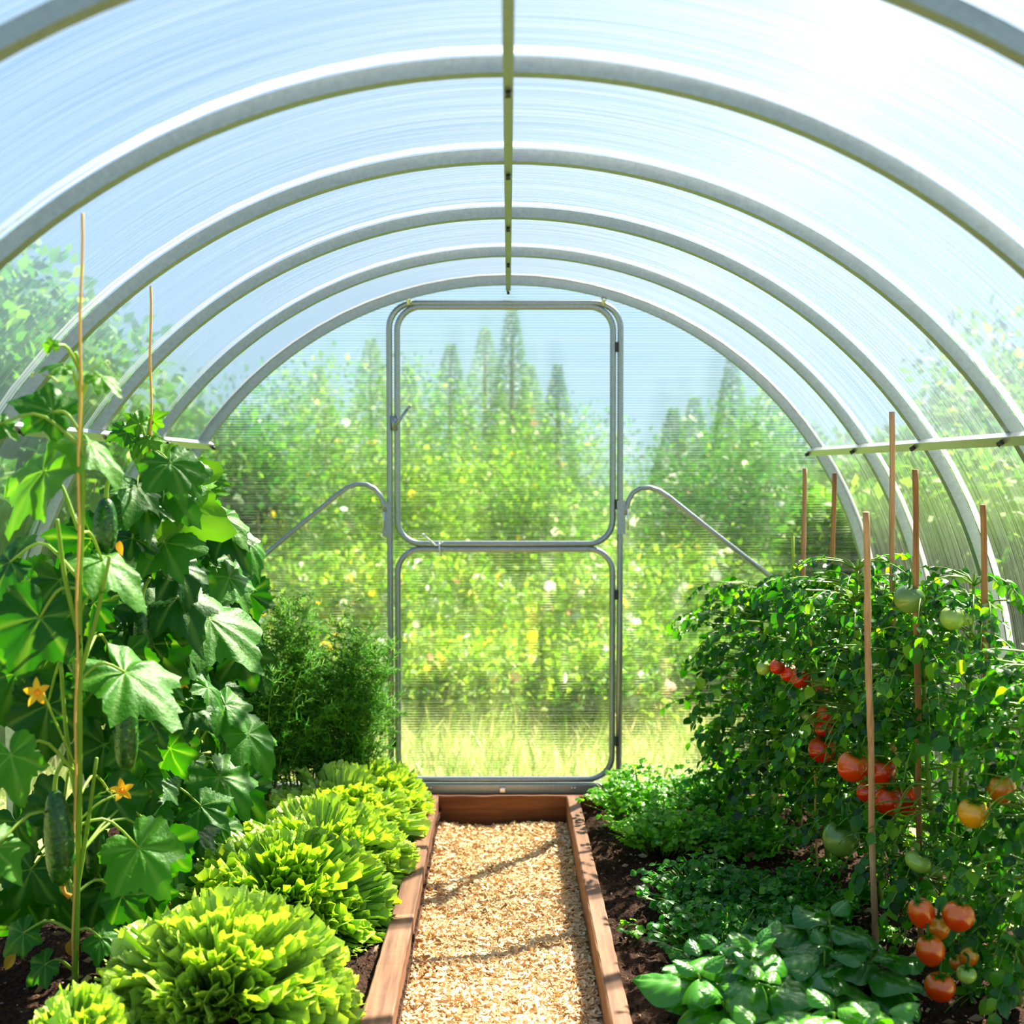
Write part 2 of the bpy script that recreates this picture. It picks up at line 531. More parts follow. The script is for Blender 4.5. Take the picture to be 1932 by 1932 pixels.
def fruitmat(name, c0, c1, rough=0.22):
    """skin colour c0 on the body, c1 round the shoulder (object Z)."""
    m, nt, out = newmat(name)
    tc = nd(nt, 'ShaderNodeTexCoord')
    sep = nd(nt, 'ShaderNodeSeparateXYZ')
    nt.links.new(tc.outputs['Generated'], sep.inputs[0])
    nz = nd(nt, 'ShaderNodeTexNoise', Scale=3.0, Detail=2.0)
    nt.links.new(tc.outputs['Generated'], nz.inputs['Vector'])
    ad = nd(nt, 'ShaderNodeMath', operation='MULTIPLY_ADD')
    nt.links.new(nz.outputs['Fac'], ad.inputs[0])
    ad.inputs[1].default_value = 0.5
    nt.links.new(sep.outputs['Z'], ad.inputs[2])
    r = ramp(nt, [(0.75, c0), (1.3 / 1.0 if False else 1.0, c1)], ad.outputs[0])
    b = nd(nt, 'ShaderNodeBsdfPrincipled', Roughness=rough)
    b.inputs['Specular IOR Level'].default_value = 0.55
    b.inputs['Coat Weight'].default_value = 0.15
    b.inputs['Coat Roughness'].default_value = 0.12
    b.inputs['Subsurface Weight'].default_value = 0.0
    nt.links.new(r.outputs[0], b.inputs['Base Color'])
    nt.links.new(b.outputs[0], out.inputs['Surface'])
    return m


M['red'] = fruitmat('ripe_red_skin', srgb('#d02402'), srgb('#da4a0a'))
M['redorange'] = fruitmat('red_orange_skin', srgb('#d63a04'), srgb('#e06a10'))
M['orange'] = fruitmat('orange_skin', srgb('#d96c10'), srgb('#d09a20'))
M['yellow'] = fruitmat('yellow_skin', srgb('#e8980c'), srgb('#e0a81c'))
M['green'] = fruitmat('green_skin', srgb('#7f9c42'), srgb('#5f8434'))
M['palegreen'] = fruitmat('pale_green_skin', srgb('#a4c24e'), srgb('#8db044'))
m, nt, out = newmat('cucumber_skin')
tc = nd(nt, 'ShaderNodeTexCoord')
nz = nd(nt, 'ShaderNodeTexNoise', Scale=90.0, Detail=2.0)
nt.links.new(tc.outputs['Object'], nz.inputs['Vector'])
r = ramp(nt, [(0.35, srgb('#0f3a08')), (0.62, srgb('#225c14')), (0.76, srgb('#7f9c4c'))], nz.outputs['Fac'])
b = nd(nt, 'ShaderNodeBsdfPrincipled', Roughness=0.33)
b.inputs['Specular IOR Level'].default_value = 0.4
bp = nd(nt, 'ShaderNodeBump', Strength=0.6, Distance=0.004)
nt.links.new(nz.outputs['Fac'], bp.inputs['Height'])
nt.links.new(bp.outputs[0], b.inputs['Normal'])
nt.links.new(r.outputs[0], b.inputs['Base Color'])
nt.links.new(b.outputs[0], out.inputs['Surface'])
M['cucumber'] = m

# ------------------------------------------------------------------ greenhouse shell
RI, ZC = 1.47, 0.58                 # inner radius of the arches, height of their centre
RIB_Y = [1.76, 2.41, 3.09, 3.76, 4.42, 5.09]
YW = 5.13                           # end wall
Y0 = 0.35                           # the near end of the roof over the camera's head
RS = 1.512                          # radius of the sheet
BASE = -0.12


def arch_pts(R, n=72, z0=BASE, a0=0.0, a1=PI):
    p = []
    if a0 <= 0: p.append((R, z0))
    for i in range(n + 1):
        a = a0 + (a1 - a0) * i / n
        p.append((R * math.cos(a), ZC + R * math.sin(a)))
    if a1 >= PI: p.append((-R, z0))
    return p


def sheet(name, a0, a1, mat, kind='structure', R=RS, y0=Y0, y1=YW, parent=None):
    g = G()
    p = arch_pts(R, 40, BASE, a0, a1)
    ys = np.linspace(y0, y1, 12 if y1 - y0 > 1 else 2)
    V = np.array([(x, y, z) for y in ys for (x, z) in p])
    g.add(V, [gridfaces(len(ys), len(p))])
    o = g.build(name, mat, parent)
    if parent is None:
        o['kind'] = kind
    return o


AP = math.asin((1.40 - ZC) / 1.47)
ceil_o = sheet('ceiling', AP, PI - AP, M['poly_roof'])
sheet('wall_right', 0.0, AP, M['poly_roof'])
sheet('wall_left', PI - AP, PI, M['poly_roof'])

# end wall sheet with the doorway cut out
DX0, DX1 = at(735, 800, YW).x, at(1171, 800, YW).x
DZT = at(952, 571, YW).z
DZB = at(952, 1480, YW).z
g = G()
Ro = RI + 0.02


def topz(x):
    return ZC + math.sqrt(max(Ro * Ro - x * x, 0)) if abs(x) < Ro else ZC


def wall_strip(xa, xb, zb, n):
    xs = np.linspace(xa, xb, n)
    V, k = [], 14
    for x in xs:
        zt = topz(x)
        for j in range(k):
            V.append((x, YW, zb + (zt - zb) * j / (k - 1)))
    g.add(V, [gridfaces(n, k)])


wall_strip(-Ro, DX0, -0.02, 30)
wall_strip(DX1, Ro, -0.02, 30)
wall_strip(DX0, DX1, DZT, 12)
tag(g.build('wall_back', M['poly_back'], None, False), kind='structure')

# the arches
ORD = ['arch over the camera cut off by the top of the picture', 'large arch whose crown is the topmost whole one in view',
       'second arch below the topmost whole one', 'third arch below the topmost whole one', 'arch next in front of the end wall arch',
       'end arch framing the clear end wall above the door']
PX = ['foremost galvanized steel ', 'galvanized steel ', 'galvanized steel ', 'galvanized steel ', 'galvanized steel ', 'galvanized steel ']
for i, y in enumerate(RIB_Y):
    th = 0.030 if i < 5 else 0.042
    dp = 0.032
    p_i, p_o = arch_pts(RI, 80), arch_pts(RI + th, 80)
    n = len(p_i)
    V = []
    for (a, b_) in zip(p_i, p_o):
        V += [(a[0], y - dp / 2, a[1]), (b_[0], y - dp / 2, b_[1]), (b_[0], y + dp / 2, b_[1]), (a[0], y + dp / 2, a[1])]
    fs = []
    for k in range(n - 1):
        for j in range(4):
            fs.append((k * 4 + j, k * 4 + (j + 1) % 4, k * 4 + 4 + (j + 1) % 4, k * 4 + 4 + j))
    g = G()
    g.add(V, [np.array(fs)])
    root = empty('arch_rib', (0, y, BASE), (PX[i] + ORD[i]), 'arch', 'steel arches of the tunnel')
    g.build('arch_tube', M['steel'], root, False)
    # milky joint strip of the covering in front of the arch
    if i >= 1:
        sheet('joint_strip', 0.05, PI - 0.05, M['joint'], R=RS - 0.006, y0=y - 0.060, y1=y - 0.012, parent=root)
for ch in list(bpy.data.objects):
    if ch.name.startswith('joint_strip'):
        ch['label'] = 'milky strip of covering along the arch'

# ridge bar and side rails
ridge = empty('ridge_bar', (0, 1.0, 2.03), 'narrow steel ridge bar running down the middle of the roof', 'bar')
g = G()
g.bar((0, 0.4, ZC + RI - 0.011), (0, YW - 0.02, ZC + RI - 0.011), 0.020, 0.020)
g.build('bar_tube', M['steel'], ridge, False)
for y in RIB_Y[1:]:
    g = G()
    g.tube([(0, y + 0.03, ZC + RI - 0.02), (0, y + 0.03, ZC + RI - 0.034)], 0.006, 8)
    g.build('bolt', M['dark_bolt'], ridge)
for s, nm, w in ((-1, 'pale steel side rail behind the cucumber vines', 'rail'), (1, 'steel side rail above the tomato canes', 'rail')):
    p0 = at(390, 839, 5.05) if s < 0 else at(1535, 852, 5.05)
    ang = math.atan2(p0.z - ZC, p0.x)
    R = RI - 0.012
    x, z = R * math.cos(ang), ZC + R * math.sin(ang)
    rail = empty('side_rail', (x, 1.0, z), nm, w)
    g = G()
    nrm = Vector((math.cos(ang), 0, math.sin(ang)))
    g.bar((x, 0.5, z), (x, YW - 0.03, z), 0.026, 0.022, up=nrm)
    g.build('rail_tube', M['bright_steel'], rail, False)
    for y in RIB_Y[1:]:
        g = G()
        c = Vector((x, y, z)) - nrm * 0.011
        g.tube([c, c - nrm * 0.014], 0.007, 8)
        g.build('bolt', M['dark_bolt'], rail)

# ------------------------------------------------------------------ end wall frame, door, braces
YD = YW - 0.022


def rrect(x0, x1, z0, z1, r, y, n=8):
    pts = []
    for cx, cz, a0 in ((x1 - r, z1 - r, 0), (x0 + r, z1 - r, PI / 2), (x0 + r, z0 + r, PI), (x1 - r, z0 + r, 1.5 * PI)):
        for i in range(n + 1):
            a = a0 + PI / 2 * i / n
            pts.append((cx + r * math.cos(a), y, cz + r * math.sin(a)))
    return pts


def X(px, py=900): return at(px, py, YD).x
def Z(py, px=952): return at(px, py, YD).z


fr = empty('door_frame', (0, YD, 0), 'rounded steel tube frame standing round the door in the end wall', 'frame')
g = G()
r = 0.10
x0, x1, zt = X(735), X(1170), Z(572)
pts = [(X(738, 1470), YD, Z(1478)), (X(737, 1200), YD, Z(1200)), (x0, YD, zt - r)]
for i in range(1, 9):
    a = PI - PI / 2 * i / 8
    pts.append((x0 + r + r * math.cos(a), YD, zt - r + r * math.sin(a)))
for i in range(0, 9):
    a = PI / 2 - PI / 2 * i / 8
    pts.append((x1 - r + r * math.cos(a), YD, zt - r + r * math.sin(a)))
pts += [(X(1169, 1200), YD, Z(1200)), (X(1167, 1470), YD, Z(1478))]
g.tube(pts, 0.0125, 10)
g.build('frame_tube', M['steel'], fr)
for px in (773, 1138):
    g = G()
    g.bar((X(px), YD - 0.01, Z(576)), (X(px), YD - 0.01, Z(556)), 0.02, 0.006, up=(0, 1, 0))
    g.ball((X(px), YD - 0.022, Z(566)), 0.010, 8, 6)
    g.build('clamp', M['bright_steel'], fr)
for px, py in ((1175, 655), (1172, 952), (1166, 1122), (1164, 1398), (742, 1400)):
    g = G()
    cx = X(1163.5 if px > 900 else 743, py)
    cz = Z(py)
    g.box((cx - 0.006, YD - 0.012, cz - 0.020), (cx + 0.006, YD + 0.008, cz + 0.020))
    g.build('hinge', M['black_plastic'], fr, False)

door = empty('door_1', (0, YD, 0), kind='structure')
dx0, dx1 = X(750), X(1156)
zU0, zU1 = Z(1026), Z(579)
zL0, zL1 = Z(1470), Z(1036)
g = G(); g.tube(rrect(dx0, dx1, zU0, zU1, 0.095, YD), 0.0125, 10, closed=True); g.build('upper_frame', M['steel'], door)
g = G(); g.tube(rrect(dx0, dx1, zL0, zL1, 0.095, YD), 0.0125, 10, closed=True); g.build('lower_frame', M['steel'], door)
for nm, a, b_ in (('upper_pane', zU0 - 0.005, DZT), ('lower_pane', -0.02, zU0 - 0.005)):
    g = G()
    V = [(x, YW + 0.002, z) for x in np.linspace(DX0, DX1, 6) for z in np.linspace(a, b_, 6)]
    g.add(V, [gridfaces(6, 6)])
    g.build(nm, M['poly_back'], door, False)
g = G()
c = at(744, 800, YD - 0.016)
g.bar(at(741, 785, YD - 0.016), at(746, 812, YD - 0.016), 0.022, 0.008, up=(0, 1, 0))
g.bar(at(744, 806, YD - 0.022), at(768, 773, YD - 0.03), 0.012, 0.008, up=(0, 1, 0))
g.tube([at(768, 773, YD - 0.03), at(775, 765, YD - 0.036)], 0.005, 8)
g.build('latch_lever', M['steel'], door)
g = G()
g.tube([at(800, 1010, YD - 0.03), at(812, 1020, YD - 0.024), at(822, 1029, YD - 0.022), at(829, 1028, YD - 0.022), at(836, 1022, YD - 0.02)], 0.0035, 6)
g.tube([at(828, 1024, YD - 0.02), at(829, 1036, YD - 0.024), at(833, 1050, YD - 0.024)], 0.004, 6)
g.ball(at(798, 1009, YD - 0.03), 0.006, 8, 6)
g.build('window_hook', M['bright_steel'], door)

# metal sill rails under the door
sill = empty('sill_rail', (0, YD, 0.0), 'steel sill rail under the door along the brown end board', 'rail')
g = G()
z1, z0 = Z(1477), Z(1495)
g.box((-1.44, YD - 0.026, z0), (1.44, YD + 0.012, z1), bevel=0.003)
g.build('rail_tube', M['steel'], sill, False)
for px in (810, 948, 1082):
    for dx in ((-3, 3) if px != 948 else (0,)):
        g = G()
        p = at(px + dx, 1487, YD - 0.028)
        g.ball(p, 0.006, 8, 6)
        g.build('screw', M['bright_steel'], sill)
g = G()
p = at(948, 1489, YD - 0.032)
g.box((p.x - 0.012, p.y - 0.006, p.z - 0.014), (p.x + 0.012, p.y + 0.004, p.z + 0.006), bevel=0.002)
g.build('catch', M['bright_steel'], sill, False)

for lab, path, plate, pin in (
        ('bent steel brace left of the door behind the dill', [(455, 1086), (520, 1030), (580, 980), (636, 934), (655, 920), (672, 914), (690, 914), (706, 922), (718, 936), (724, 952), (727, 966)], (730, 980), (724, 965, 723, 998)),
        ('bent steel brace right of the door above the tomato plants', [(1480, 1108), (1420, 1062), (1340, 1000), (1262, 938), (1244, 926), (1226, 920), (1208, 921), (1194, 930), (1186, 944), (1182, 958), (1180, 972)], (1172, 976), (1184, 960, 1185, 1000))):
    c = at(path[0][0], path[0][1], YD)
    br = empty('end_brace', c, lab, 'brace', 'bent braces beside the door')
    g = G()
    g.tube([at(a, b_, YD - 0.012) for a, b_ in path], 0.0105, 10)
    g.build('brace_tube', M['steel'], br)
    g = G()
    g.bar(at(plate[0], plate[1] - 32, YD - 0.016), at(plate[0], plate[1] + 32, YD - 0.016), 0.034, 0.006, up=(0, 1, 0))
    g.build('bracket', M['steel'], br, False)
    g = G()
    g.tube([at(pin[0], pin[1], YD - 0.022), at(pin[2], pin[3], YD - 0.022)], 0.004, 6)
    g.build('pin', M['bright_steel'], br)

# ------------------------------------------------------------------ floor, boards, chips
rng = np.random.default_rng(7)
CH = -0.115                         # level of the chips


def hmap(x, y):
    return (0.010 * np.sin(9 * x + 3 * y) * np.sin(7 * y - 4 * x) + 0.008 * np.sin(23 * x + 11 * y + 1) * np.sin(19 * y - 6 * x)
            + 0.006 * np.sin(57 * x - 31 * y) * np.sin(63 * y + 13 * x))


for side, nm in ((-1, 'left'), (1, 'right')):
    xs = np.linspace(0.27, 1.50, 150) * side
    ys = np.linspace(0.6, 5.05, 420)
    Xg, Yg = np.meshgrid(xs, ys, indexing='ij')
    Zg = -0.055 + 0.045 * np.sin(PI * (np.abs(Xg) - 0.27) / 1.23) + hmap(Xg, Yg) + rng.normal(0, 0.0025, Xg.shape)
    V = np.stack([Xg, Yg, Zg], -1).reshape(-1, 3)
    f = gridfaces(150, 420)
    if side < 0: f = f[:, ::-1]
    g = G()
    g.add(V, [f])
    o = g.build('soil_bed', M['soil'])
    tag(o, 'dark crumbly soil bed %s the path under the %s' % (('left of', 'lettuce') if side < 0 else ('right of', 'tomato plants')), 'soil', kind='stuff')
    # loose clods and straw on the soil
    g = G()
    K = 5200
    px = rng.uniform(0.30, 1.42, K) * side
    py = rng.uniform(2.2, 5.0, K)
    pz = -0.055 + 0.045 * np.sin(PI * (np.abs(px) - 0.27) / 1.23) + hmap(px, py) + 0.002
    s = rng.uniform(0.003, 0.011, K) * (rng.random(K) ** 1.5 + 0.35)
    d = rng.normal(0, 1, (K, 3)); d[:, 2] *= 0.3
    n_ = rng.normal(0, 0.5, (K, 3)); n_[:, 2] += 1
    oc = (np.array([(1, 0, 0), (-1, 0, 0), (0, .6, 0), (0, -.6, 0), (0, 0, .5), (0, 0, -.5)], float),
          np.array([(0, 2, 4), (2, 1, 4), (1, 3, 4), (3, 0, 4), (2, 0, 5), (1, 2, 5), (3, 1, 5), (0, 3, 5)]), None)
    g.scatter(oc, frames(np.stack([px, py, pz], 1), d, n_, s), rng.random(K) ** 2.0)
    K = 260
    px = rng.uniform(0.31, 1.3, K) * side; py = rng.uniform(2.2, 4.95, K)
    pz = -0.055 + 0.045 * np.sin(PI * (np.abs(px) - 0.27) / 1.23) + hmap(px, py) + 0.006
    d = rng.normal(0, 1, (K, 3)); d[:, 2] *= 0.15
    n_ = np.tile((0, 0, 1.0), (K, 1))
    g.scatter(oc, frames(np.stack([px, py, pz], 1), d, n_, rng.uniform(0.012, 0.03, K), np.full(K, 0.003)), rng.uniform(0.8, 1.0, K))
    o = g.build('soil_crumbs', M['bits'], None, False)
    tag(o, 'loose clods and straw bits on the soil %s' % ('beside the lettuce' if side < 0 else 'under the tomato plants'), 'soil', kind='stuff')

# base below the chips
g = G()
g.box((-0.30, 0.6, -0.30), (0.26, 5.02, CH - 0.004))
tag(g.build('floor', M['chips'], None, False), kind='structure')

K = 24000
g = G()
py = rng.uniform(1.6, 5.0, K)
px = rng.uniform(-0.275, 0.24, K)
pz = CH + rng.uniform(-0.004, 0.012, K) + 0.006 * np.sin(14 * px + 5 * py) + 0.004 * np.sin(27 * py)
d = rng.normal(0, 1, (K, 3)); d[:, 2] *= 0.35
n_ = rng.normal(0, 0.55, (K, 3)); n_[:, 2] += 1
s = rng.uniform(0.006, 0.0125, K)
cv = []
for (x, z) in ((-1, 0.10), (0, -0.06), (1, 0.14)):
    w = 0.62 if x == 0 else 0.34
    cv += [(x, -w, z), (x, w, z), (x, w, z - 0.18), (x, -w, z - 0.18)]
cf = []
for k in range(2):
    for j in range(4):
        cf.append((k * 4 + j, k * 4 + (j + 1) % 4, k * 4 + 4 + (j + 1) % 4, k * 4 + 4 + j))
cf += [(0, 3, 2, 1), (8, 9, 10, 11)]
chip = (np.array(cv), np.array(cf)[:, ::-1], None)
wid = s * rng.uniform(0.45, 1.1, K)
g.scatter(chip, frames(np.stack([px, py, pz], 1), d, n_, s, wid), rng.beta(2.2, 1.6, K))
tag(g.build('wood_chips', M['chips'], None, False), 'pale wood chips covering the path between the boards', 'wood chips', kind='stuff')


def board(name, corners, z0, z1, mat, label):
    """corners = four (x, y) of the plan, subdivided along its length for a slightly worn edge."""
    g = G()
    (ax, ay), (bx, by), (cx, cy_), (dx, dy) = corners       # near-left, near-right, far-right, far-left
    n = 60
    V, fs = [], []
    rr = np.random.default_rng(3)
    for i in range(n + 1):
        t = i / n
        lx, ly = ax + (dx - ax) * t, ay + (dy - ay) * t
        rx, ry = bx + (cx - bx) * t, by + (cy_ - by) * t
        ux, uy = (rx - lx), (ry - ly)
        L = math.hypot(ux, uy); ux, uy = ux / L, uy / L
        e = 0.004
        j1, j2 = rr.normal(0, 0.0007, 2)
        V += [(lx, ly, z0), (rx, ry, z0), (rx + ux * j1, ry + uy * j1, z1 - e), (rx - ux * e, ry - uy * e, z1 + j2), (lx + ux * e, ly + uy * e, z1 + j1), (lx + ux * j2, ly + uy * j2, z1 - e)]
    for i in range(n):
        for j in range(6):
            fs.append((i * 6 + j, i * 6 + (j + 1) % 6, i * 6 + 6 + (j + 1) % 6, i * 6 + 6 + j))
    g.add(V, [np.array(fs), np.arange(6)[::-1].copy(), np.arange(6) + n * 6])
    o = g.build(name, mat, None, False)
    return tag(o, label, 'board')


board('path_board', ((-0.372, 1.3), (-0.2735, 1.3), (-0.280, 5.03), (-0.327, 5.03)), -0.26, 0.0, M['wood'], 'weathered brown board edging the path along the lettuce bed')
board('path_board', ((0.252, 1.3), (0.300, 1.3), (0.284, 5.03), (0.234, 5.03)), -0.26, 0.0, M['wood'], 'weathered brown board edging the path on the herb side')
board('end_board', ((-1.45, 5.12), (-1.45, 5.035), (1.45, 5.035), (1.45, 5.12)), -0.26, -0.004, M['wood_x'], 'brown board closing the far end of the path under the door')

# ------------------------------------------------------------------ plants: templates
def cuc_leaf(rg, droop=0.5, cup=0.2, wave=0.05):
    ctrl = [(0, 1.06), (8, .90), (26, .66), (42, .70), (56, .86), (62, .84), (76, .68), (92, .58), (106, .64), (118, .70), (136, .60), (158, .50), (178, .10)]
    ca, cr = np.array([c[0] for c in ctrl]), np.array([c[1] for c in ctrl])
    n = 60
    th = np.linspace(-174, 174, n)
    rr = np.interp(np.abs(th), ca, cr) * (1 + rg.normal(0, 0.03, n)) * (1 + 0.07 * np.sin(np.radians(th) * 2 + rg.uniform(0, 6)))
    rr *= 1 + 0.028 * np.where(np.arange(n) % 2 == 0, 1, -1)
    ts = np.array([0.0, .12, .28, .46, .64, .82, 1.0])
    T, A = np.meshgrid(ts, np.radians(th), indexing='ij')
    R = T * rr[None]
    x, y = R * np.cos(A), R * np.sin(A)
    va = np.radians([0, 58, 118, -58, -118])
    dist = np.min(np.abs(A[..., None] - va[None, None]), -1)
    q = np.clip(dist / math.radians(22), 0, 1)
    z = 0.026 * np.sin(q * PI / 2) * np.minimum(T * 2, 1) * (1 + 0.5 * np.sin(9 * A + rg.uniform(0, 6)))
    z += 0.018 * np.sin(13 * x + rg.uniform(0, 6)) * np.sin(12 * y + rg.uniform(0, 6))
    z += wave * T ** 2 * np.sin(5 * A + rg.uniform(0, 6)) + 0.03 * T ** 2 * np.sin(11 * A + rg.uniform(0, 6))
    z -= droop * np.clip(x, 0, None) ** 2 * 0.9 + droop * 0.4 * np.clip(-x, 0, None) ** 2
    z += -cup * y ** 2
    vein = np.clip(1 - dist / math.radians(4.5) * (0.35 + 0.9 * T), 0, 1) * (T < .98)
    vein[0] = 1
    return np.stack([x, y, z], -1).reshape(-1, 3), gridfaces(len(ts), n), vein.ravel() * 0.55


def oval_leaf(nu, nv, wid=0.36, fold=0.15, droop=0.3, bulge=0.0, peak=0.42, veins=5):
    u = np.linspace(0, 1, nu)
    v = np.linspace(-1, 1, nv)
    p = math.log(0.5) / math.log(peak)
    w = wid * np.sin(PI * np.clip(u, 0.0, 1) ** p) ** 0.85
    U, Vv = np.meshgrid(u, v, indexing='ij')
    y = w[:, None] * Vv
    z = -fold * 0 + fold * np.abs(y) - droop * U ** 2
    if bulge:
        z = z - 1.5 * y ** 2 + bulge * np.abs(np.sin(veins * PI * (U - 0.35 * np.abs(Vv)))) * np.sin(PI * np.clip(np.abs(Vv), 0, 1)) ** 0.7
    vein = np.where(np.abs(Vv) < 1e-6, 0.7, 0.0) * np.ones_like(U)
    if bulge:
        vein = np.maximum(vein, 0.0)
    return np.stack([U, y, z], -1).reshape(-1, 3), gridfaces(nu, nv), vein.ravel()


def rot(axis, ang):
    return np.array(Matrix.Rotation(ang, 3, Vector(axis)))


# ------------------------------------------------------------------ lettuce
def lettuce(loc, rad, hgt, nleaf, seed, label, tone=0.55):
    """rosette of frilled leaves: every leaf runs from the heart to a curled margin on the dome"""
    rg = np.random.default_rng(seed)
    root = empty('lettuce', loc, label, 'lettuce', 'frilly lettuces in the left bed')
    parts = {'outer_leaves': G(), 'heart_leaves': G()}
    nu, nv = 9, 54
    u = np.linspace(0, 1, nu)
    sv = np.linspace(-1, 1, nv)
    U, S = np.meshgrid(u, sv, indexing='ij')
    loc = np.array(tuple(loc))
    for i in range(nleaf):
        f = (i + 0.5) / nleaf
        el = math.asin(np.clip(1 - 1.04 * f + rg.normal(0, 0.03), -0.03, 1))
        az = i * 2.39996 + rg.normal(0, 0.25)
        n = np.array((math.cos(el) * math.cos(az), math.cos(el) * math.sin(az), math.sin(el)))
        n = n + rg.normal(0, 0.12, 3)
        n /= np.linalg.norm(n)
        t1 = np.cross((0, 0, 1.0), n)
        t1 = t1 / (np.linalg.norm(t1) + 1e-6)
        rl = rg.normal(0, 0.45)
        b = np.cross(n, t1)
        t1, b = t1 * math.cos(rl) + b * math.sin(rl), b * math.cos(rl) - t1 * math.sin(rl)
        scl = np.array((rad, rad, hgt))
        r0, r1 = 0.30, rg.uniform(0.78, 1.14)
        w = rg.uniform(0.11, 0.16) * (rad / 0.285) ** 0.5
        env = np.clip((U - 0.25) / 0.75, 0, 1) ** 1.4
        A = rg.uniform(0.013, 0.019)
        k1 = rg.uniform(9, 13)
        ph = rg.uniform(0, 6.3, 5)
        ph1 = k1 * S + ph[0] + 0.8 * np.sin(3 * S + ph[1])
        off_b = A * env * (np.sin(ph1) + 0.55 * np.sin(2.3 * k1 * S + ph[2]) + 0.25 * np.sin(4.6 * k1 * S + ph[3]))
        off_t = A * env * (0.8 * np.sin(2 * ph1 + 0.5) + 0.4 * np.sin(4.1 * k1 * S + ph[4]))
        off_n = A * env * (0.7 * np.cos(1.7 * ph1) + 0.5 * np.sin(3.7 * k1 * S + ph[1])) + 0.0025 * env * rg.normal(0, 1, U.shape)
        off_b = off_b + 0.004 * np.sin(40 * U + ph[0]) * np.sin(14 * S + ph[3]) - 0.030 * U ** 2
        rr = r0 + (r1 - r0) * U - 0.06 * S ** 2 * U
        Pt = (n * scl)[None, None] * rr[..., None] + t1 * (S * w * 0.5 * (0.25 + 0.85 * U) + off_t)[..., None] + b * off_b[..., None] + n * off_n[..., None]
        V = Pt.reshape(-1, 3) + loc
        V[:, 2] -= 0.05 * hgt * math.sin(3 * az + seed) * math.cos(el)
        V[:, 2] = np.maximum(V[:, 2], loc[2] + 0.004 + 0.012 * rg.random())
        rim = (U ** 4).ravel()
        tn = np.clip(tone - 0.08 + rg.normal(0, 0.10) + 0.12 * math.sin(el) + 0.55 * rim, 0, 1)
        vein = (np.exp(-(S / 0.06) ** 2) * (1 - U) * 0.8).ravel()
        parts['outer_leaves' if f > 0.45 else 'heart_leaves'].add(V, [gridfaces(nu, nv)], tn, vein)
    for k, g in parts.items():
        g.build(k, M['let_leaf'], root)
    return root


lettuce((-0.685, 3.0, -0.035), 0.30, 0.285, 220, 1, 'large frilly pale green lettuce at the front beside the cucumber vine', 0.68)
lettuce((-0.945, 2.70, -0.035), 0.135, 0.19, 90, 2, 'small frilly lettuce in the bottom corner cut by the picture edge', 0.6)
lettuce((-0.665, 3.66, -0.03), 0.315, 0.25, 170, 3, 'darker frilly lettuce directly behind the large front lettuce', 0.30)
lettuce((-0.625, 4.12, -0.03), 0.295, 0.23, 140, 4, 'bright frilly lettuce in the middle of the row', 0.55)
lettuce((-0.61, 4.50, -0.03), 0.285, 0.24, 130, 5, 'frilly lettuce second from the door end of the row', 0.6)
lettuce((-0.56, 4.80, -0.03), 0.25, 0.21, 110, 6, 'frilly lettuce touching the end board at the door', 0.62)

# ------------------------------------------------------------------ dill
def dill(loc, h, spread, nst, seed, label):
    rg = np.random.default_rng(seed)
    root = empty('dill_plant', loc, label, 'dill', 'dill plants behind the lettuces')
    st, fo = G(), G()
    spike = (np.array([(0, -.028, 0), (0, .028, 0), (0, 0, .04), (1, 0, 0.0)]), np.array([(0, 1, 3), (1, 2, 3), (2, 0, 3)]), None)
    P, D, S, T = [], [], [], []
    base = np.array(loc)
    for s in range(nst):
        a = rg.uniform(0, 2 * PI)
        q = rg.random() ** 0.6
        hh = h * rg.uniform(0.55, 1.0) * (1 - 0.25 * q)
        tip = base + np.array((math.cos(a) * spread * q, math.sin(a) * spread * q * 0.8, hh))
        b0 = base + np.array((math.cos(a), math.sin(a), 0)) * 0.05 * q
        pts = [b0 + (tip - b0) * t + np.array((0, 0, 0.10 * math.sin(t * PI) * q)) for t in np.linspace(0, 1, 7)]
        st.tube(pts, np.linspace(0.0026, 0.0010, 7), 4, rg.random())
        nb = 26
        for k in range(nb):
            t = 0.22 + 0.78 * (k + rg.random() * .6) / nb
            i = min(int(t * 6), 5)
            p = pts[i] + (pts[i + 1] - pts[i]) * (t * 6 - i)
            ba = rg.uniform(0, 2 * PI)
            bd = np.array((math.cos(ba), math.sin(ba), rg.uniform(-0.1, 0.9)))
            bd /= np.linalg.norm(bd)
            bl = rg.uniform(0.06, 0.14) * (1.15 - 0.5 * t)
            P.append(p); D.append(bd); S.append(bl); T.append(rg.random())
            m_ = 18
            for j in range(m_):
                f = (j + 1) / m_
                n2 = rg.normal(0, 1, 3); n2 -= bd * n2.dot(bd); n2 /= np.linalg.norm(n2)
                P.append(p + bd * bl * f)
                D.append(bd * 0.75 + n2)
                S.append(bl * rg.uniform(0.22, 0.42)); T.append(np.clip(rg.normal(0.5, 0.25), 0, 1))
    P, D = np.array(P), np.array(D)
    S = np.array(S)
    fo.scatter(spike, frames(P, D, rg.normal(0, 1, P.shape), S, np.full(len(S), 0.075)), T)
    # width fixed in metres: y is scaled by 'side'
    st.build('stems', M['stem'], root)
    fo.build('fronds', M['dill_leaf'], root)


dill((-0.92, 4.62, -0.03), 0.98, 0.28, 32, 11, 'feathery dill plant half hidden by the cucumber leaves')
dill((-0.78, 4.80, -0.03), 1.0, 0.26, 32, 12, 'tallest feathery dill plant left of the door')
dill((-0.62, 4.84, -0.03), 0.90, 0.22, 32, 13, 'feathery dill plant leaning against the left door post')

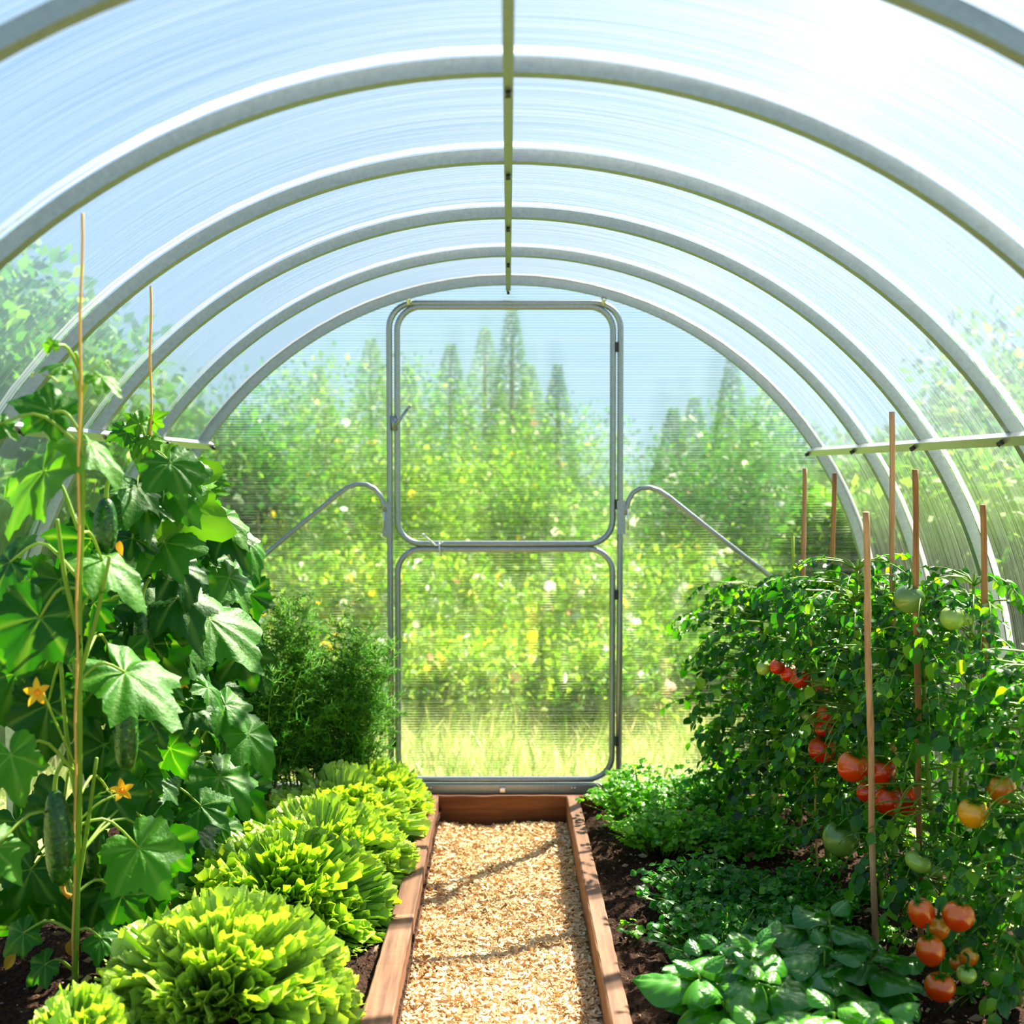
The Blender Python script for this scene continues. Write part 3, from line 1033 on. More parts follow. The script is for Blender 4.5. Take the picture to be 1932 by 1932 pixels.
# ------------------------------------------------------------------ cucumbers (left)
def smooth(pts, n=24):
    P = np.array([tuple(p) for p in pts])
    t = np.linspace(0, len(P) - 1, n)
    out = []
    for s in t:
        i = min(int(s), len(P) - 2)
        f = s - i
        p0, p1, p2, p3 = P[max(i - 1, 0)], P[i], P[i + 1], P[min(i + 2, len(P) - 1)]
        out.append(0.5 * ((2 * p1) + (-p0 + p2) * f + (2 * p0 - 5 * p1 + 4 * p2 - p3) * f * f + (-p0 + 3 * p1 - 3 * p2 + p3) * f ** 3))
    return np.array(out)


def petal_flower(g, c, axis, size, rg):
    """five pointed petals round a short throat"""
    axis = Vector(axis).normalized()
    a = axis.orthogonal().normalized()
    b_ = axis.cross(a)
    tm = oval_leaf(7, 5, 0.26, 0.15, 0.25, 0, 0.45)
    pos, D, N = [], [], []
    for k in range(5):
        an = 2 * PI * k / 5 + 0.3
        d = (a * math.cos(an) + b_ * math.sin(an)) + axis * 0.45
        pos.append(tuple(c)); D.append(tuple(d)); N.append(tuple(axis))
    g.scatter(tm, frames(pos, D, N, np.full(5, size)), rg.random(5))
    g.tube([Vector(c) - axis * size * 0.55, Vector(c) + axis * 0.12 * size], [size * 0.10, size * 0.24], 8, 0.3)


class Vine:
    def __init__(self, label, group, base, seed):
        self.root = empty('cucumber_plant', base, label, 'cucumber plant', group)
        self.L, self.S, self.D = G(), G(), G()
        self.rg = np.random.default_rng(seed)
        self.base = base

    def leaf(self, p, d, n, size, droop=0.5, cup=0.2, tone=0.5, stalk=None, wave=0.05):
        V, Fc, vein = cuc_leaf(self.rg, droop, cup, wave)
        m_ = frames([tuple(p)], [tuple(d)], [tuple(n)], [size])
        self.L.scatter((V, Fc, vein), m_, [tone])
        if stalk is not None:
            a, b_ = Vector(stalk), Vector(p)
            mid = (a + b_) / 2 + Vector((0, 0, 0.25)) * (b_ - a).length
            self.S.tube(smooth([a, mid, b_], 8), np.linspace(0.0042, 0.003, 8), 6, 0.7)

    def tendril(self, p, d, L):
        p, d = Vector(p), Vector(d).normalized()
        a = d.orthogonal().normalized(); b_ = d.cross(a)
        pts = []
        for i in range(26):
            t = i / 25
            r_ = 0.010 * t
            pts.append(p + d * L * t * (1 - 0.35 * t) + (a * math.cos(16 * t) + b_ * math.sin(16 * t)) * r_ + Vector((0, 0, -0.3 * L * t * t)))
        self.S.tube(pts, np.linspace(0.0018, 0.0009, 26), 4, 0.9)

    def flower(self, p, axis, size, stalk=None):
        g = G()
        petal_flower(g, p, axis, size, self.rg)
        o = g.build('flower', M['yellow_petal'], self.root)
        o['label'] = 'yellow star-shaped flower'
        if stalk is not None:
            self.S.tube(smooth([stalk, (Vector(stalk) + Vector(p)) / 2 + Vector((0, 0, 0.01)), Vector(p) - Vector(axis).normalized() * size * 0.5], 8), 0.0028, 5, 0.8)

    def done(self):
        self.S.build('stems', M['stem'], self.root)
        self.L.build('leaves', M['cuc_leaf'], self.root)
        if self.D.n:
            self.D.build('dry_leaves', M['dry'], self.root)['label'] = 'withered yellow leaves'


def twine(name, pts, label, mat, rad=0.0042):
    g = G()
    rg = np.random.default_rng(len(label))
    P = np.linspace(0, 1, 40)
    a, b_ = Vector(pts[0]), Vector(pts[1])
    V = [a + (b_ - a) * t + Vector((0.0015 * math.sin(40 * t), 0.0015 * math.cos(37 * t), 0)) for t in P]
    g.tube(V, rad, 6)
    o = g.build(name, mat)
    return tag(o, label, 'twine', 'garden twines')


def cucumber(top, length, rad, label, lean=(0.05, 0, 0), tip=True):
    top = Vector(top)
    root = empty('cucumber', top, label, 'cucumber', 'hanging cucumbers')
    g = G()
    n, sides = 26, 18
    pts, rs = [], []
    for i in range(n):
        t = i / (n - 1)
        pts.append(top + Vector(lean) * length * math.sin(t * PI / 2) + Vector((0, 0, -length * t)))
        r_ = rad * (math.sin(PI * min(max(t, 0.004), 0.996)) ** 0.30) * (0.86 + 0.20 * t)
        rs.append(r_)
    g.tube(pts, rs, sides, 0.5)
    V = g.v[0]
    rg = np.random.default_rng(int(length * 1e4))
    ang = np.tile(np.arange(sides) * 2 * PI / sides, n)
    c = np.repeat(np.array([tuple(p) for p in pts]), sides, 0)
    k = 1 + 0.03 * np.cos(6 * ang) + rg.normal(0, 0.012, len(V))
    g.v[0] = c + (V - c) * k[:, None]
    # warty spines
    m_ = 46
    for _ in range(m_):
        i = rg.integers(3, n - 3); a = rg.integers(0, sides)
        p = g.v[0][i * sides + a]
        g.ball(p, rad * 0.055, 6, 4)
    body = g.build('body', M['cucumber'], root)
    g = G()
    g.tube(smooth([top + Vector((0.02, 0.01, 0.07)), top + Vector((0.004, 0, 0.035)), top + Vector((0, 0, -0.004))], 8), np.linspace(0.004, 0.006, 8), 6, 0.6)
    g.build('stalk', M['stem'], root)
    if tip:
        g = G()
        e = pts[-1]
        g.tube([e + Vector((0, 0, 0.004)), e + Vector((0.008, 0, -0.02)), e + Vector((0.02, 0, -0.028))], [0.006, 0.004, 0.007], 6, 0.4)
        g.build('dried_blossom', M['dry'], root)
    return root


GV = 'cucumber plants up the left side'
TW1 = (at(155, 402, 2.42), at(137, 1868, 3.06))
TW2 = (at(284, 540, 3.08), at(286, 1560, 3.72))
twine('twine', TW1, 'orange twine tied to the big arch holding the front cucumber vine', M['twine'], 0.0027)
twine('twine', TW2, 'thinner tan twine tied to an arch behind the front cucumber vine', M['twine'], 0.0030)

# --- front vine
b0 = Vector(TW1[1])
v = Vine('tall front cucumber plant climbing orange twine with big leaves', GV, b0, 21)


def vp(py, off=0):
    """point on the front vine at picture height py"""
    t = (py - 402) / (1868 - 402)
    return at(155 - 18 * t + off, py, 2.42 + 0.64 * t)


v.S.tube(smooth([at(141, 1872, 3.06), vp(1700, 6), vp(1500, 8), vp(1300, 6), vp(1100, 4), vp(930, 8), vp(800, 2), vp(700, 0), vp(665, -10)], 60), np.linspace(0.0085, 0.004, 60), 8, 0.45)
for (py, dx, dpy) in ((1430, 40, 260), (1250, -30, 260), (980, -40, 220), (1050, 60, 230)):
    v.S.tube(smooth([vp(py + dpy, 4), vp(py + dpy * .5, dx * .6), vp(py, dx)], 12), np.linspace(0.006, 0.004, 12), 6, 0.4)
C = lambda px, py, d: at(px, py, d)
S_ = lambda px, d: px / (F / d)       # picture size -> metres at depth d
# (attach px,py,depth, direction, normal, size px, droop, cup, tone, stalk py)
big = [
    (100, 778, 2.62, (-0.8, -.1, 0.32), (0.1, -0.85, 0.5), 82, .35, .25, .35, 815),
    (118, 690, 2.50, (-0.7, -.2, 0.1), (0.2, -0.4, 1), 44, .6, .4, .6, 745),
    (190, 712, 2.50, (0.8, -.2, -0.35), (0.2, -0.4, 1), 50, .5, .5, .7, 760),
    (97, 655, 2.46, (-0.2, -.1, 0.9), (0.3, -1, .2), 22, .4, .5, .8, 700),
    (82, 890, 2.70, (-0.55, -.25, -0.75), (-0.55, -0.55, 0.35), 150, .35, .1, .75, 1000),
    (75, 1165, 2.75, (-0.25, -.35, -0.80), (0.25, -0.9, 0.35), 125, .35, .15, .10, 1110),
    (168, 838, 2.66, (0.78, -.15, -0.60), (0.65, -0.25, 0.78), 100, .35, .5, .65, 870),
    (193, 1058, 2.80, (0.85, -.2, -0.45), (0.40, -0.30, 0.9), 110, .45, .4, .6, 1010),
    (235, 1268, 2.92, (0.82, -.25, -0.50), (0.50, -0.45, 0.80), 142, .30, .35, .55, 1290),
    (262, 1600, 3.02, (0.55, -.35, -0.62), (0.30, -0.75, 0.60), 112, .25, .25, .6, 1560),
    (20, 1425, 2.70, (0.35, -.3, -0.8), (0.35, -0.7, 0.55), 88, .4, .3, .55, 1460),
    (-10, 1600, 2.72, (0.75, -.2, -0.6), (0.5, -0.55, 0.75), 85, .4, .3, .6, 1560),
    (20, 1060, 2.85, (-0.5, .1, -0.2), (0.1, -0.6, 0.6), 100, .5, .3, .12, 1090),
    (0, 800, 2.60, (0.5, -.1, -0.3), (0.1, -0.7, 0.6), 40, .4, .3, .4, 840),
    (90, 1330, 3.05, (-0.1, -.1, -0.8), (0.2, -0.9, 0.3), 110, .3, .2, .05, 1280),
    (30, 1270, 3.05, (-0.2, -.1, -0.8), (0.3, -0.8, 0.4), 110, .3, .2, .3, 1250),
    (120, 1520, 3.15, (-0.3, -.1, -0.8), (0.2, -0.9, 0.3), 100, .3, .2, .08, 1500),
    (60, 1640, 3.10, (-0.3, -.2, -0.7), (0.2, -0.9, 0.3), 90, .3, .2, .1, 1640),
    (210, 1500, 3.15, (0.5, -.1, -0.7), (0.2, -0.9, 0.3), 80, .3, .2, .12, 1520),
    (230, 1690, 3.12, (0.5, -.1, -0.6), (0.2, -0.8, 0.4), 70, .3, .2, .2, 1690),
    (45, 1760, 3.02, (-0.6, -.1, -0.5), (0.1, -0.6, 0.7), 60, .4, .3, .3, 1760),
    (190, 1770, 3.05, (0.7, -.1, -0.4), (0.1, -0.6, 0.7), 55, .4, .3, .4, 1760),
    (85, 1820, 3.00, (-0.5, -.2, -0.4), (0.1, -0.6, 0.7), 50, .4, .3, .3, 1830),
]
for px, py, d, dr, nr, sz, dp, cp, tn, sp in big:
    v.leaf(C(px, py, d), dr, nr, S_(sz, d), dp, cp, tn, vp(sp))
v.flower(C(72, 1307, 2.70), (-0.25, -0.9, 0.25), S_(30, 2.70), vp(1440, -2))
v.flower(C(230, 1492, 2.98), (0.3, -0.8, 0.5), S_(24, 2.98), vp(1555, 2))
v.flower(C(172, 1118, 2.78), (0.3, -0.6, 0.5), S_(11, 2.78), vp(1170, 2))
v.flower(C(150, 1268, 2.9), (0.1, -0.7, 0.5), S_(11, 2.9), vp(1300, 2))
for (px, py, d) in ((170, 700, 2.5), (110, 720, 2.52), (210, 1130, 2.85), (185, 1500, 3.0)):
    v.tendril(C(px, py, d), (0.4 if px > 150 else -0.4, -0.2, 0.3), 0.10)
for i in range(34):
    d = 3.12 + 0.33 * v.rg.random()
    px, py = v.rg.uniform(-10, 330), v.rg.uniform(1090, 1720)
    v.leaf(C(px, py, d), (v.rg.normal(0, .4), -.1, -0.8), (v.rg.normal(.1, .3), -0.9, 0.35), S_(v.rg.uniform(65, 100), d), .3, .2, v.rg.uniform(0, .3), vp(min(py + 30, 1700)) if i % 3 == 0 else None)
dl = oval_leaf(7, 5, 0.26, 0.7, 0.6)
v.D.scatter(dl, frames([C(135, 1770, 3.02), C(226, 1020, 2.95), C(215, 1650, 3.05), C(30, 1800, 3.0), C(140, 1865, 3.0)],
                       [(0.1, -.1, -1), (0, -.1, -1), (.6, -.1, -.6), (-.5, -.2, -.6), (.2, -.3, -.6)],
                       [(0, -1, 0.2)] * 5, [0.06, 0.035, 0.05, 0.05, 0.04]), [0.2, 0.4, 0.8, 0.5, 0.3])
v.done()
cucumber(C(200, 940, 2.86), S_(104, 2.86), S_(23, 2.86), 'short dark cucumber hanging high beside the front vine', (-0.03, 0, 0), tip=False)
cucumber(C(240, 1312, 2.98), S_(142, 2.98), S_(23, 2.98), 'dark smooth cucumber under the big pale leaf of the front vine', (-0.02, 0, 0), tip=False)
cucumber(C(103, 1492, 2.86), S_(180, 2.86), S_(28, 2.86), 'large warty cucumber hanging low left of the orange twine', (0.06, 0, 0), tip=True)
cucumber(C(180, 1535, 3.2), S_(120, 3.2), S_(19, 3.2), 'shaded cucumber hanging low behind the orange twine', (-0.02, 0, 0), tip=False)
cucumber(C(268, 1140, 3.3), S_(110, 3.3), S_(19, 3.3), 'shaded cucumber half hidden among leaves of the second vine', (0.02, 0, 0), tip=False)

# --- second vine on the tan twine
b1 = Vector(TW2[1]); b1.z = -0.02


def vine_fill(v, axis_pts, nleaf, rg, spread, sizes, tones, lean=0.0, pale=0.5):
    A = smooth(axis_pts, 60)
    v.S.tube(A, np.linspace(0.008, 0.004, 60), 7, 0.45)
    for i in range(nleaf):
        t = 0.70 * (i + rg.random()) / nleaf
        p = A[min(int(t * 59), 59)]
        a = rg.uniform(-1.0, 1.3) * PI / 2 if rg.random() < 0.75 else rg.uniform(0, 2 * PI)
        # mostly towards the path and the camera
        dr = np.array((math.cos(a) * 0.9, -abs(math.sin(a)) if rg.random() < 0.7 else math.sin(a), 0.0))
        q = p + dr * rg.uniform(0.25, 1.0) * spread + np.array((0, 0, rg.uniform(-0.02, 0.06)))
        if q[0] < -1.36: q[0] = -1.36
        d = dr * rg.uniform(0.6, 1.0) + np.array((0, 0, -rg.uniform(0.3, 0.9)))
        n = np.array((rg.uniform(0.0, 0.7), -rg.uniform(0.2, 0.8), rg.uniform(0.4, 1.0)))
        v.leaf(q, d, n, rg.uniform(*sizes) * (1.0 if t < 0.85 else 0.6), rg.uniform(0.2, 0.7), rg.uniform(0.1, 0.5), np.clip(rg.normal(tones, 0.2), 0, 1), p)


v = Vine('second cucumber plant on tan twine with a leafy tip', GV, b1, 31)
d2 = 3.45
vine_fill(v, [C(286, 1590, 3.7), C(284, 1350, 3.62), C(283, 1150, 3.5), C(262, 960, 3.3), C(278, 830, 3.25), C(284, 790, 3.22)], 44, v.rg, 0.20, (0.085, 0.135), 0.25)
for px, py, d, dr, nr, sz, dp, cp, tn in [
    (262, 800, 3.22, (-0.5, -.3, .5), (.2, -.8, .4), 34, .4, .3, .6), (240, 815, 3.22, (-0.7, -.3, -.2), (.2, -.8, .4), 40, .4, .3, .3),
    (290, 795, 3.22, (0.5, -.3, .4), (.2, -.8, .4), 30, .4, .3, .7), (282, 830, 3.22, (0.5, -.3, -.5), (.2, -.8, .4), 34, .4, .3, .8), (262, 835, 3.22, (-0.2, -.3, -.6), (.2, -.8, .4), 30, .4, .3, .6)]:
    v.leaf(C(px, py, d), dr, nr, S_(sz, d), dp, cp, tn, C(278, 850, 3.25))
for px, py, d, dr, nr, sz, dp, cp, tn in [
    (300, 925, 3.30, (0.88, -.05, -0.45), (-0.25, -0.62, 0.55), 160, .25, .15, .95),
    (395, 1170, 3.60, (0.80, -.2, -0.55), (0.50, -0.50, 0.78), 140, .30, .35, .55),
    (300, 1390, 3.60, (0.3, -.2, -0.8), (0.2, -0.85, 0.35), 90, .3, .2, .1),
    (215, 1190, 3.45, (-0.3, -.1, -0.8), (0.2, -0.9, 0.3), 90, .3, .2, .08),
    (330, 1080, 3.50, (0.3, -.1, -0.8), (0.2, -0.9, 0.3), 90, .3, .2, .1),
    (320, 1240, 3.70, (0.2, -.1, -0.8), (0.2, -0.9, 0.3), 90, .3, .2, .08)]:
    v.leaf(C(px, py, d), dr, nr, S_(sz, d), dp, cp, tn, C(283, py + 20, 3.6))
v.flower(C(290, 1255, 3.5), (0.3, -0.6, 0.5), S_(14, 3.5), C(284, 1290, 3.6))
v.flower(C(345, 1290, 3.5), (0.5, -0.6, 0.5), S_(14, 3.5), C(284, 1330, 3.6))
v.flower(C(278, 1498, 3.5), (0.0, -0.7, 0.5), S_(12, 3.5), C(285, 1540, 3.6))
v.flower(C(327, 1258, 3.5), (0.2, -0.6, 0.6), S_(9, 3.5), C(284, 1300, 3.6))
v.done()

v = Vine('third cucumber plant with pale drooping leaves between the twines and dill', GV, (-1.08, 4.18, -0.02), 41)
vine_fill(v, [Vector((-1.08, 4.18, -0.02)), C(360, 1300, 4.1), C(365, 1100, 4.0), C(372, 960, 3.95), C(380, 905, 3.9)], 48, v.rg, 0.20, (0.085, 0.135), 0.28)
for px, py, d, dr, nr, sz, dp, cp, tn in [
    (420, 975, 3.85, (0.75, -.2, -0.60), (0.55, -0.40, 0.8), 75, .3, .3, .6),
    (432, 1090, 3.85, (0.65, -.2, -0.72), (0.6, -0.45, 0.75), 84, .3, .3, .55),
    (425, 1330, 3.80, (0.70, -.2, -0.60), (0.45, -0.55, 0.78), 70, .3, .3, .5),
    (468, 1385, 3.80, (0.60, -.2, -0.72), (0.5, -0.55, 0.78), 86, .3, .3, .55),
    (415, 1465, 3.78, (0.70, -.2, -0.66), (0.45, -0.55, 0.78), 98, .3, .3, .5),
    (390, 930, 3.9, (0.6, -.3, .1), (.2, -.7, .5), 40, .4, .3, .7), (360, 900, 3.9, (-0.5, -.3, .3), (.2, -.7, .5), 34, .4, .3, .8),
    (400, 905, 3.9, (0.8, -.3, -.1), (.2, -.7, .5), 34, .4, .3, .6),
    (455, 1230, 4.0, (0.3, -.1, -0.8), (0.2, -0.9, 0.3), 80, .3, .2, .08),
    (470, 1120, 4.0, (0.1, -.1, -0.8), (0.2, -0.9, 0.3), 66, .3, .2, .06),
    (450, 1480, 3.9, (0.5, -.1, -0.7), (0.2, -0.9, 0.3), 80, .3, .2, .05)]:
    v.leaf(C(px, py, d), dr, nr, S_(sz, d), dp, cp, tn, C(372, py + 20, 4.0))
v.done()
v = Vine('farthest cucumber plant in the corner behind the third vine', GV, (-1.12, 4.72, -0.02), 51)
vine_fill(v, [Vector((-1.12, 4.72, -0.02)), C(418, 1300, 4.6), C(420, 1100, 4.55), C(415, 985, 4.5)], 36, v.rg, 0.20, (0.09, 0.14), 0.28)
v.done()

# ------------------------------------------------------------------ tomato plants (right)
LF = [oval_leaf(5, 5, 0.40, 0.25, 0.35, 0, 0.45), oval_leaf(5, 5, 0.46, 0.1, 0.55, 0, 0.45), oval_leaf(5, 5, 0.36, 0.4, 0.1, 0, 0.5)]


def compound(rg, p, d, L, out, leaf_len, droop=0.5):
    """one tomato leaf: a drooping rachis with paired leaflets; returns rachis points"""
    d = np.array(d, float); d /= np.linalg.norm(d)
    n = 5
    pts = []
    q, dd = np.array(p, float), d.copy()
    for i in range(n + 1):
        pts.append(q.copy())
        dd = dd + np.array((0, 0, -droop * 0.25)); dd /= np.linalg.norm(dd)
        q = q + dd * L / n
    up = np.array((0, 0, 1.0))
    for i in range(1, n + 1):
        t = pts[i] - pts[i - 1]; t /= np.linalg.norm(t)
        sd = np.cross(t, up); sd /= np.linalg.norm(sd) + 1e-6
        for s in ((-1, 1) if i < n else (0,)):
            ld = t * (0.5 if s else 1.0) + sd * s + np.array((0, 0, -0.35)) + rg.normal(0, 0.25, 3)
            nn = np.array((0, 0, 1.0)) + rg.normal(0, 0.45, 3) + np.array((0.1, -0.25, 0))
            out.append((pts[i], ld, nn, leaf_len * rg.uniform(0.7, 1.15) * (1.25 if s == 0 else 1.0)))
    return pts


def foliage(g, out, rg, mean_tone, sd=0.22, tm=LF):
    idx = rg.integers(0, len(tm), len(out))
    P = np.array([o[0] for o in out]); D = np.array([o[1] for o in out]); N = np.array([o[2] for o in out]); S = np.array([o[3] for o in out])
    T = np.clip(rg.normal(mean_tone, sd, len(out)), 0, 1)
    for k in range(len(tm)):
        m_ = idx == k
        g.scatter(tm[k], frames(P[m_], D[m_], N[m_], S[m_]), T[m_])


TOM = [
    (1466, 1258, 3.93, 15, 'red', 'leftmost small red tomato of the upper cluster near the door', .95, .3),
    (1489, 1270, 3.96, 18, 'red', 'small red tomato in the middle of the upper far cluster', .95, 0),
    (1510, 1280, 3.93, 19, 'red', 'small red tomato at the lower right of the upper far cluster', .95, -.2),
    (1440, 1260, 3.95, 13, 'palegreen', 'tiny pale green tomato left of the upper red cluster', 1.1, 0),
    (1546, 1284, 3.94, 13, 'palegreen', 'tiny pale green tomato right of the upper red cluster', .95, 0),
    (1550, 1298, 3.97, 12, 'red', 'small red tomato tucked under a tiny green one', .95, 0),
    (1558, 1348, 3.9, 19, 'redorange', 'orange red tomato topmost in the vertical string of three', 1.1, .3),
    (1554, 1375, 3.9, 17, 'red', 'small red tomato in the middle of the vertical string', .9, 0),
    (1550, 1414, 3.88, 26, 'red', 'red tomato lowest in the vertical string of three', .95, .2),
    (1523, 1350, 3.92, 13, 'palegreen', 'small pale green tomato left of the orange red one', .8, .5),
    (1609, 1446, 3.50, 30, 'redorange', 'glossy red orange tomato left of the long pale cane', .98, .15),
    (1665, 1456, 3.52, 26, 'red', 'glossy red tomato right of the long pale cane, top of its cluster', 1.05, -.1),
    (1636, 1494, 3.58, 21, 'red', 'red tomato partly behind the long pale cane', .95, .2),
    (1676, 1511, 3.48, 28, 'red', 'red tomato lowest in the main ripe cluster', .95, .1),
    (1710, 1509, 3.50, 27, 'red', 'rightmost red tomato of the main ripe cluster', 1.1, -.2),
    (1586, 1582, 3.60, 35, 'green', 'large unripe green tomato hanging alone below the ripe cluster', .95, 0),
    (1836, 1534, 3.05, 29, 'yellow', 'yellow tomato facing the path, front one of the yellow pair', .98, 0),
    (1890, 1488, 3.12, 27, 'orange', 'orange and green tomato behind the yellow one', 1.1, -.2),
    (1715, 1130, 3.42, 29, 'green', 'large green tomato at the top of the foliage by the tall cane', .95, 0),
    (1797, 1166, 3.30, 24, 'palegreen', 'pale green tomato high up in the foliage, bigger of two', .95, 0),
    (1824, 1166, 3.30, 15, 'palegreen', 'smaller pale green tomato high up beside its twin', 1.0, 0),
    (1732, 1626, 3.20, 26, 'palegreen', 'long yellowish green tomato above the low orange cluster', .72, .45),
    (1763, 1640, 3.22, 17, 'green', 'small green tomato beside the long yellowish one', .8, .3),
    (1738, 1722, 2.90, 25, 'redorange', 'long red orange tomato at the upper left of the low cluster', 1.3, -.35),
    (1808, 1728, 2.88, 30, 'redorange', 'round orange tomato at the upper right of the low cluster', .98, .1),
    (1770, 1750, 2.93, 22, 'orange', 'small orange tomato wedged in the middle of the low cluster', 1.1, 0),
    (1755, 1793, 2.87, 27, 'redorange', 'orange red tomato in the middle of the low hanging cluster', 1.15, -.2),
    (1773, 1862, 2.85, 29, 'redorange', 'lowest orange red tomato close to the soil', .98, -.1),
    (1828, 1806, 2.90, 17, 'orange', 'small pointed orange tomato right of the low cluster', 1.2, .5),
    (1806, 1816, 2.92, 15, 'orange', 'smallest orange tomato right of the low cluster', 1.0, -.6),
    (1823, 1838, 2.86, 19, 'palegreen', 'small lime green tomato below the pointed orange one', .9, 0),
    (1582, 1118, 3.95, 8, 'orange', 'tiny orange tomato high in the far foliage', 1.2, 0),
]
FR = [(np.array(tuple(at(t[0], t[1], t[2]))), S_(t[3], t[2])) for t in TOM]
CAMV = np.array(tuple(CAM))


def hides_fruit(p):
    """a leaf growing right in front of a fruit the photograph shows uncovered"""
    for c, r_ in FR:
        a = c - CAMV
        q = np.asarray(p) - CAMV
        L = np.linalg.norm(a)
        t = q.dot(a) / L
        if t < L + r_ and t > L - 1.0 and np.linalg.norm(q * (L / t) - a) < r_ * 1.25:
            return True
    return False


def tomato_plant(base, top, rx, ry, nleaf, seed, label, zlo=0.18, lean=(0, 0)):
    rg = np.random.default_rng(seed)
    root = empty('tomato_plant', base, label, 'tomato plant', 'tomato plants along the right side')
    st, lf = G(), G()
    b_ = np.array(base)
    out = []
    stems = []
    for k in range(3):
        a = rg.uniform(0, 2 * PI)
        tip = b_ + np.array((lean[0] + math.cos(a) * rx * 0.35, lean[1] + math.sin(a) * ry * 0.35, top * rg.uniform(0.86, 0.98)))
        pts = smooth([b_, b_ + (tip - b_) * 0.5 + rg.normal(0, 0.02, 3), tip], 20)
        st.tube(pts, np.linspace(0.010, 0.004, 20), 7, 0.3)
        stems.append(pts)
    for i in range(nleaf):
        z = zlo + (top - zlo) * (rg.random() ** 0.85)
        sp = stems[rg.integers(0, 3)]
        j = min(int(z / top * 19), 19)
        p = sp[j]
        a = rg.uniform(0, 2 * PI)
        prof = math.sqrt(max(0.08, 1 - ((z / top - 0.50) / 0.62) ** 2))
        rr = rg.uniform(0.2, 0.8) * prof
        q = p + np.array((math.cos(a) * rx * rr, math.sin(a) * ry * rr, 0.03))
        d = np.array((math.cos(a), math.sin(a), rg.uniform(-0.25, 0.55)))
        L = rg.uniform(0.09, 0.15)
        n0 = len(out)
        pts = compound(rg, q, d, L, out, rg.uniform(0.024, 0.039), rg.uniform(0.5, 1.3))
        if max(abs(p_[0]) for p_ in pts) > 1.36 or max(p_[1] for p_ in pts) > 5.0:
            del out[n0:]
            continue
        st.tube([p, (p + q) / 2 + np.array((0, 0, .01))] + pts, np.linspace(0.003, 0.0012, len(pts) + 2), 4, rg.random() * 0.6)
    keep = []
    for o in out:
        x, y, z = o[0]
        if hides_fruit(o[0]) and rg.random() < 0.93:
            continue
        zt = ZC + math.sqrt(max(1.42 ** 2 - min(abs(x), 1.42) ** 2, 0))
        if (abs(x) < 1.40 and z < zt - 0.05 and z > 0.03 and y < 5.02):
            keep.append(o)
    foliage(lf, keep, rg, 0.48, 0.28)
    st.build('stems', M['stem'], root)
    lf.build('leaves', M['tom_leaf'], root)
    return root


tomato_plant((0.98, 4.66, -0.02), 0.95, 0.31, 0.26, 340, 61, 'tomato plant nearest the end wall with foliage spilling towards the door', 0.16)
tomato_plant((1.08, 4.22, -0.02), 1.02, 0.30, 0.28, 320, 62, 'tomato plant hung with the two small red clusters', 0.22)
tomato_plant((1.14, 3.82, -0.02), 1.08, 0.28, 0.26, 320, 63, 'tallest tomato plant behind the two long canes', 0.22)
tomato_plant((1.22, 3.44, -0.02), 1.06, 0.24, 0.26, 320, 64, 'tomato plant behind the yellow tomatoes', 0.16)
tomato_plant((1.26, 3.08, -0.02), 0.96, 0.20, 0.24, 300, 65, 'tomato plant at the picture edge with the low orange cluster', 0.06)


def cane(top, bot, rad, mat, label, step=None):
    top, bot = Vector(top), Vector(bot)
    g = G()
    rg = np.random.default_rng(len(label))
    n = 30
    pts = [bot + (top - bot) * (i / n) + Vector((0.002 * math.sin(i * .5), 0.002 * math.cos(i * .4), 0)) for i in range(n + 1)]
    rs = [rad * (1.0 + (0.18 if i % 7 == 3 else 0) + rg.normal(0, 0.02)) for i in range(n + 1)]
    g.tube(pts, rs, 8)
    root = g.build('garden_cane', mat)
    tag(root, label, 'cane', 'canes staking the tomatoes')
    return root


cane(at(1633, 966, 3.18), at(1652, 1858, 3.36), 0.0085, M['cane'], 'long pale cane standing in front of the red tomatoes')
cane(at(1682, 777, 3.72), (at(1690, 1600, 3.72).x, 3.72, -0.03), 0.0085, M['cane'], 'tallest cane crossing the side rail')
cane(at(1726, 886, 3.40), (at(1738, 1700, 3.46).x, 3.46, -0.03), 0.0085, M['dark_cane'], 'long brown cane right of the red tomato cluster')
cane(at(1854, 952, 3.30), (at(1872, 1700, 3.36).x, 3.36, -0.03), 0.0085, M['dark_cane'], 'short-topped cane beside the yellow tomatoes')
cane(at(1518, 884, 4.62), (at(1510, 1560, 4.62).x, 4.62, -0.03), 0.0085, M['cane'], 'thin cane nearest the door among the farthest tomatoes')
cane(at(1574, 893, 4.45), (at(1558, 1560, 4.45).x, 4.45, -0.03), 0.0085, M['dark_cane'], 'brown leaning cane second from the door')
g = G()
p, q = at(1496, 1012, 4.72), at(1497, 1120, 4.72)
g.tube([q, (p + q) / 2, p], 0.006, 6, 0.9)
g.ball((p + q) / 2 + Vector((0.008, 0, 0)), 0.008, 6, 5, tone=0.9)
o = g.build('green_shoot', M['stem'])
tag(o, 'bright green bare shoot sticking up left of the thin cane', 'shoot')
twine('twine', (at(1530, 1150, 3.96), at(1542, 1650, 3.98)), 'tan twine down through the small red tomatoes', M['twine'], 0.0036)


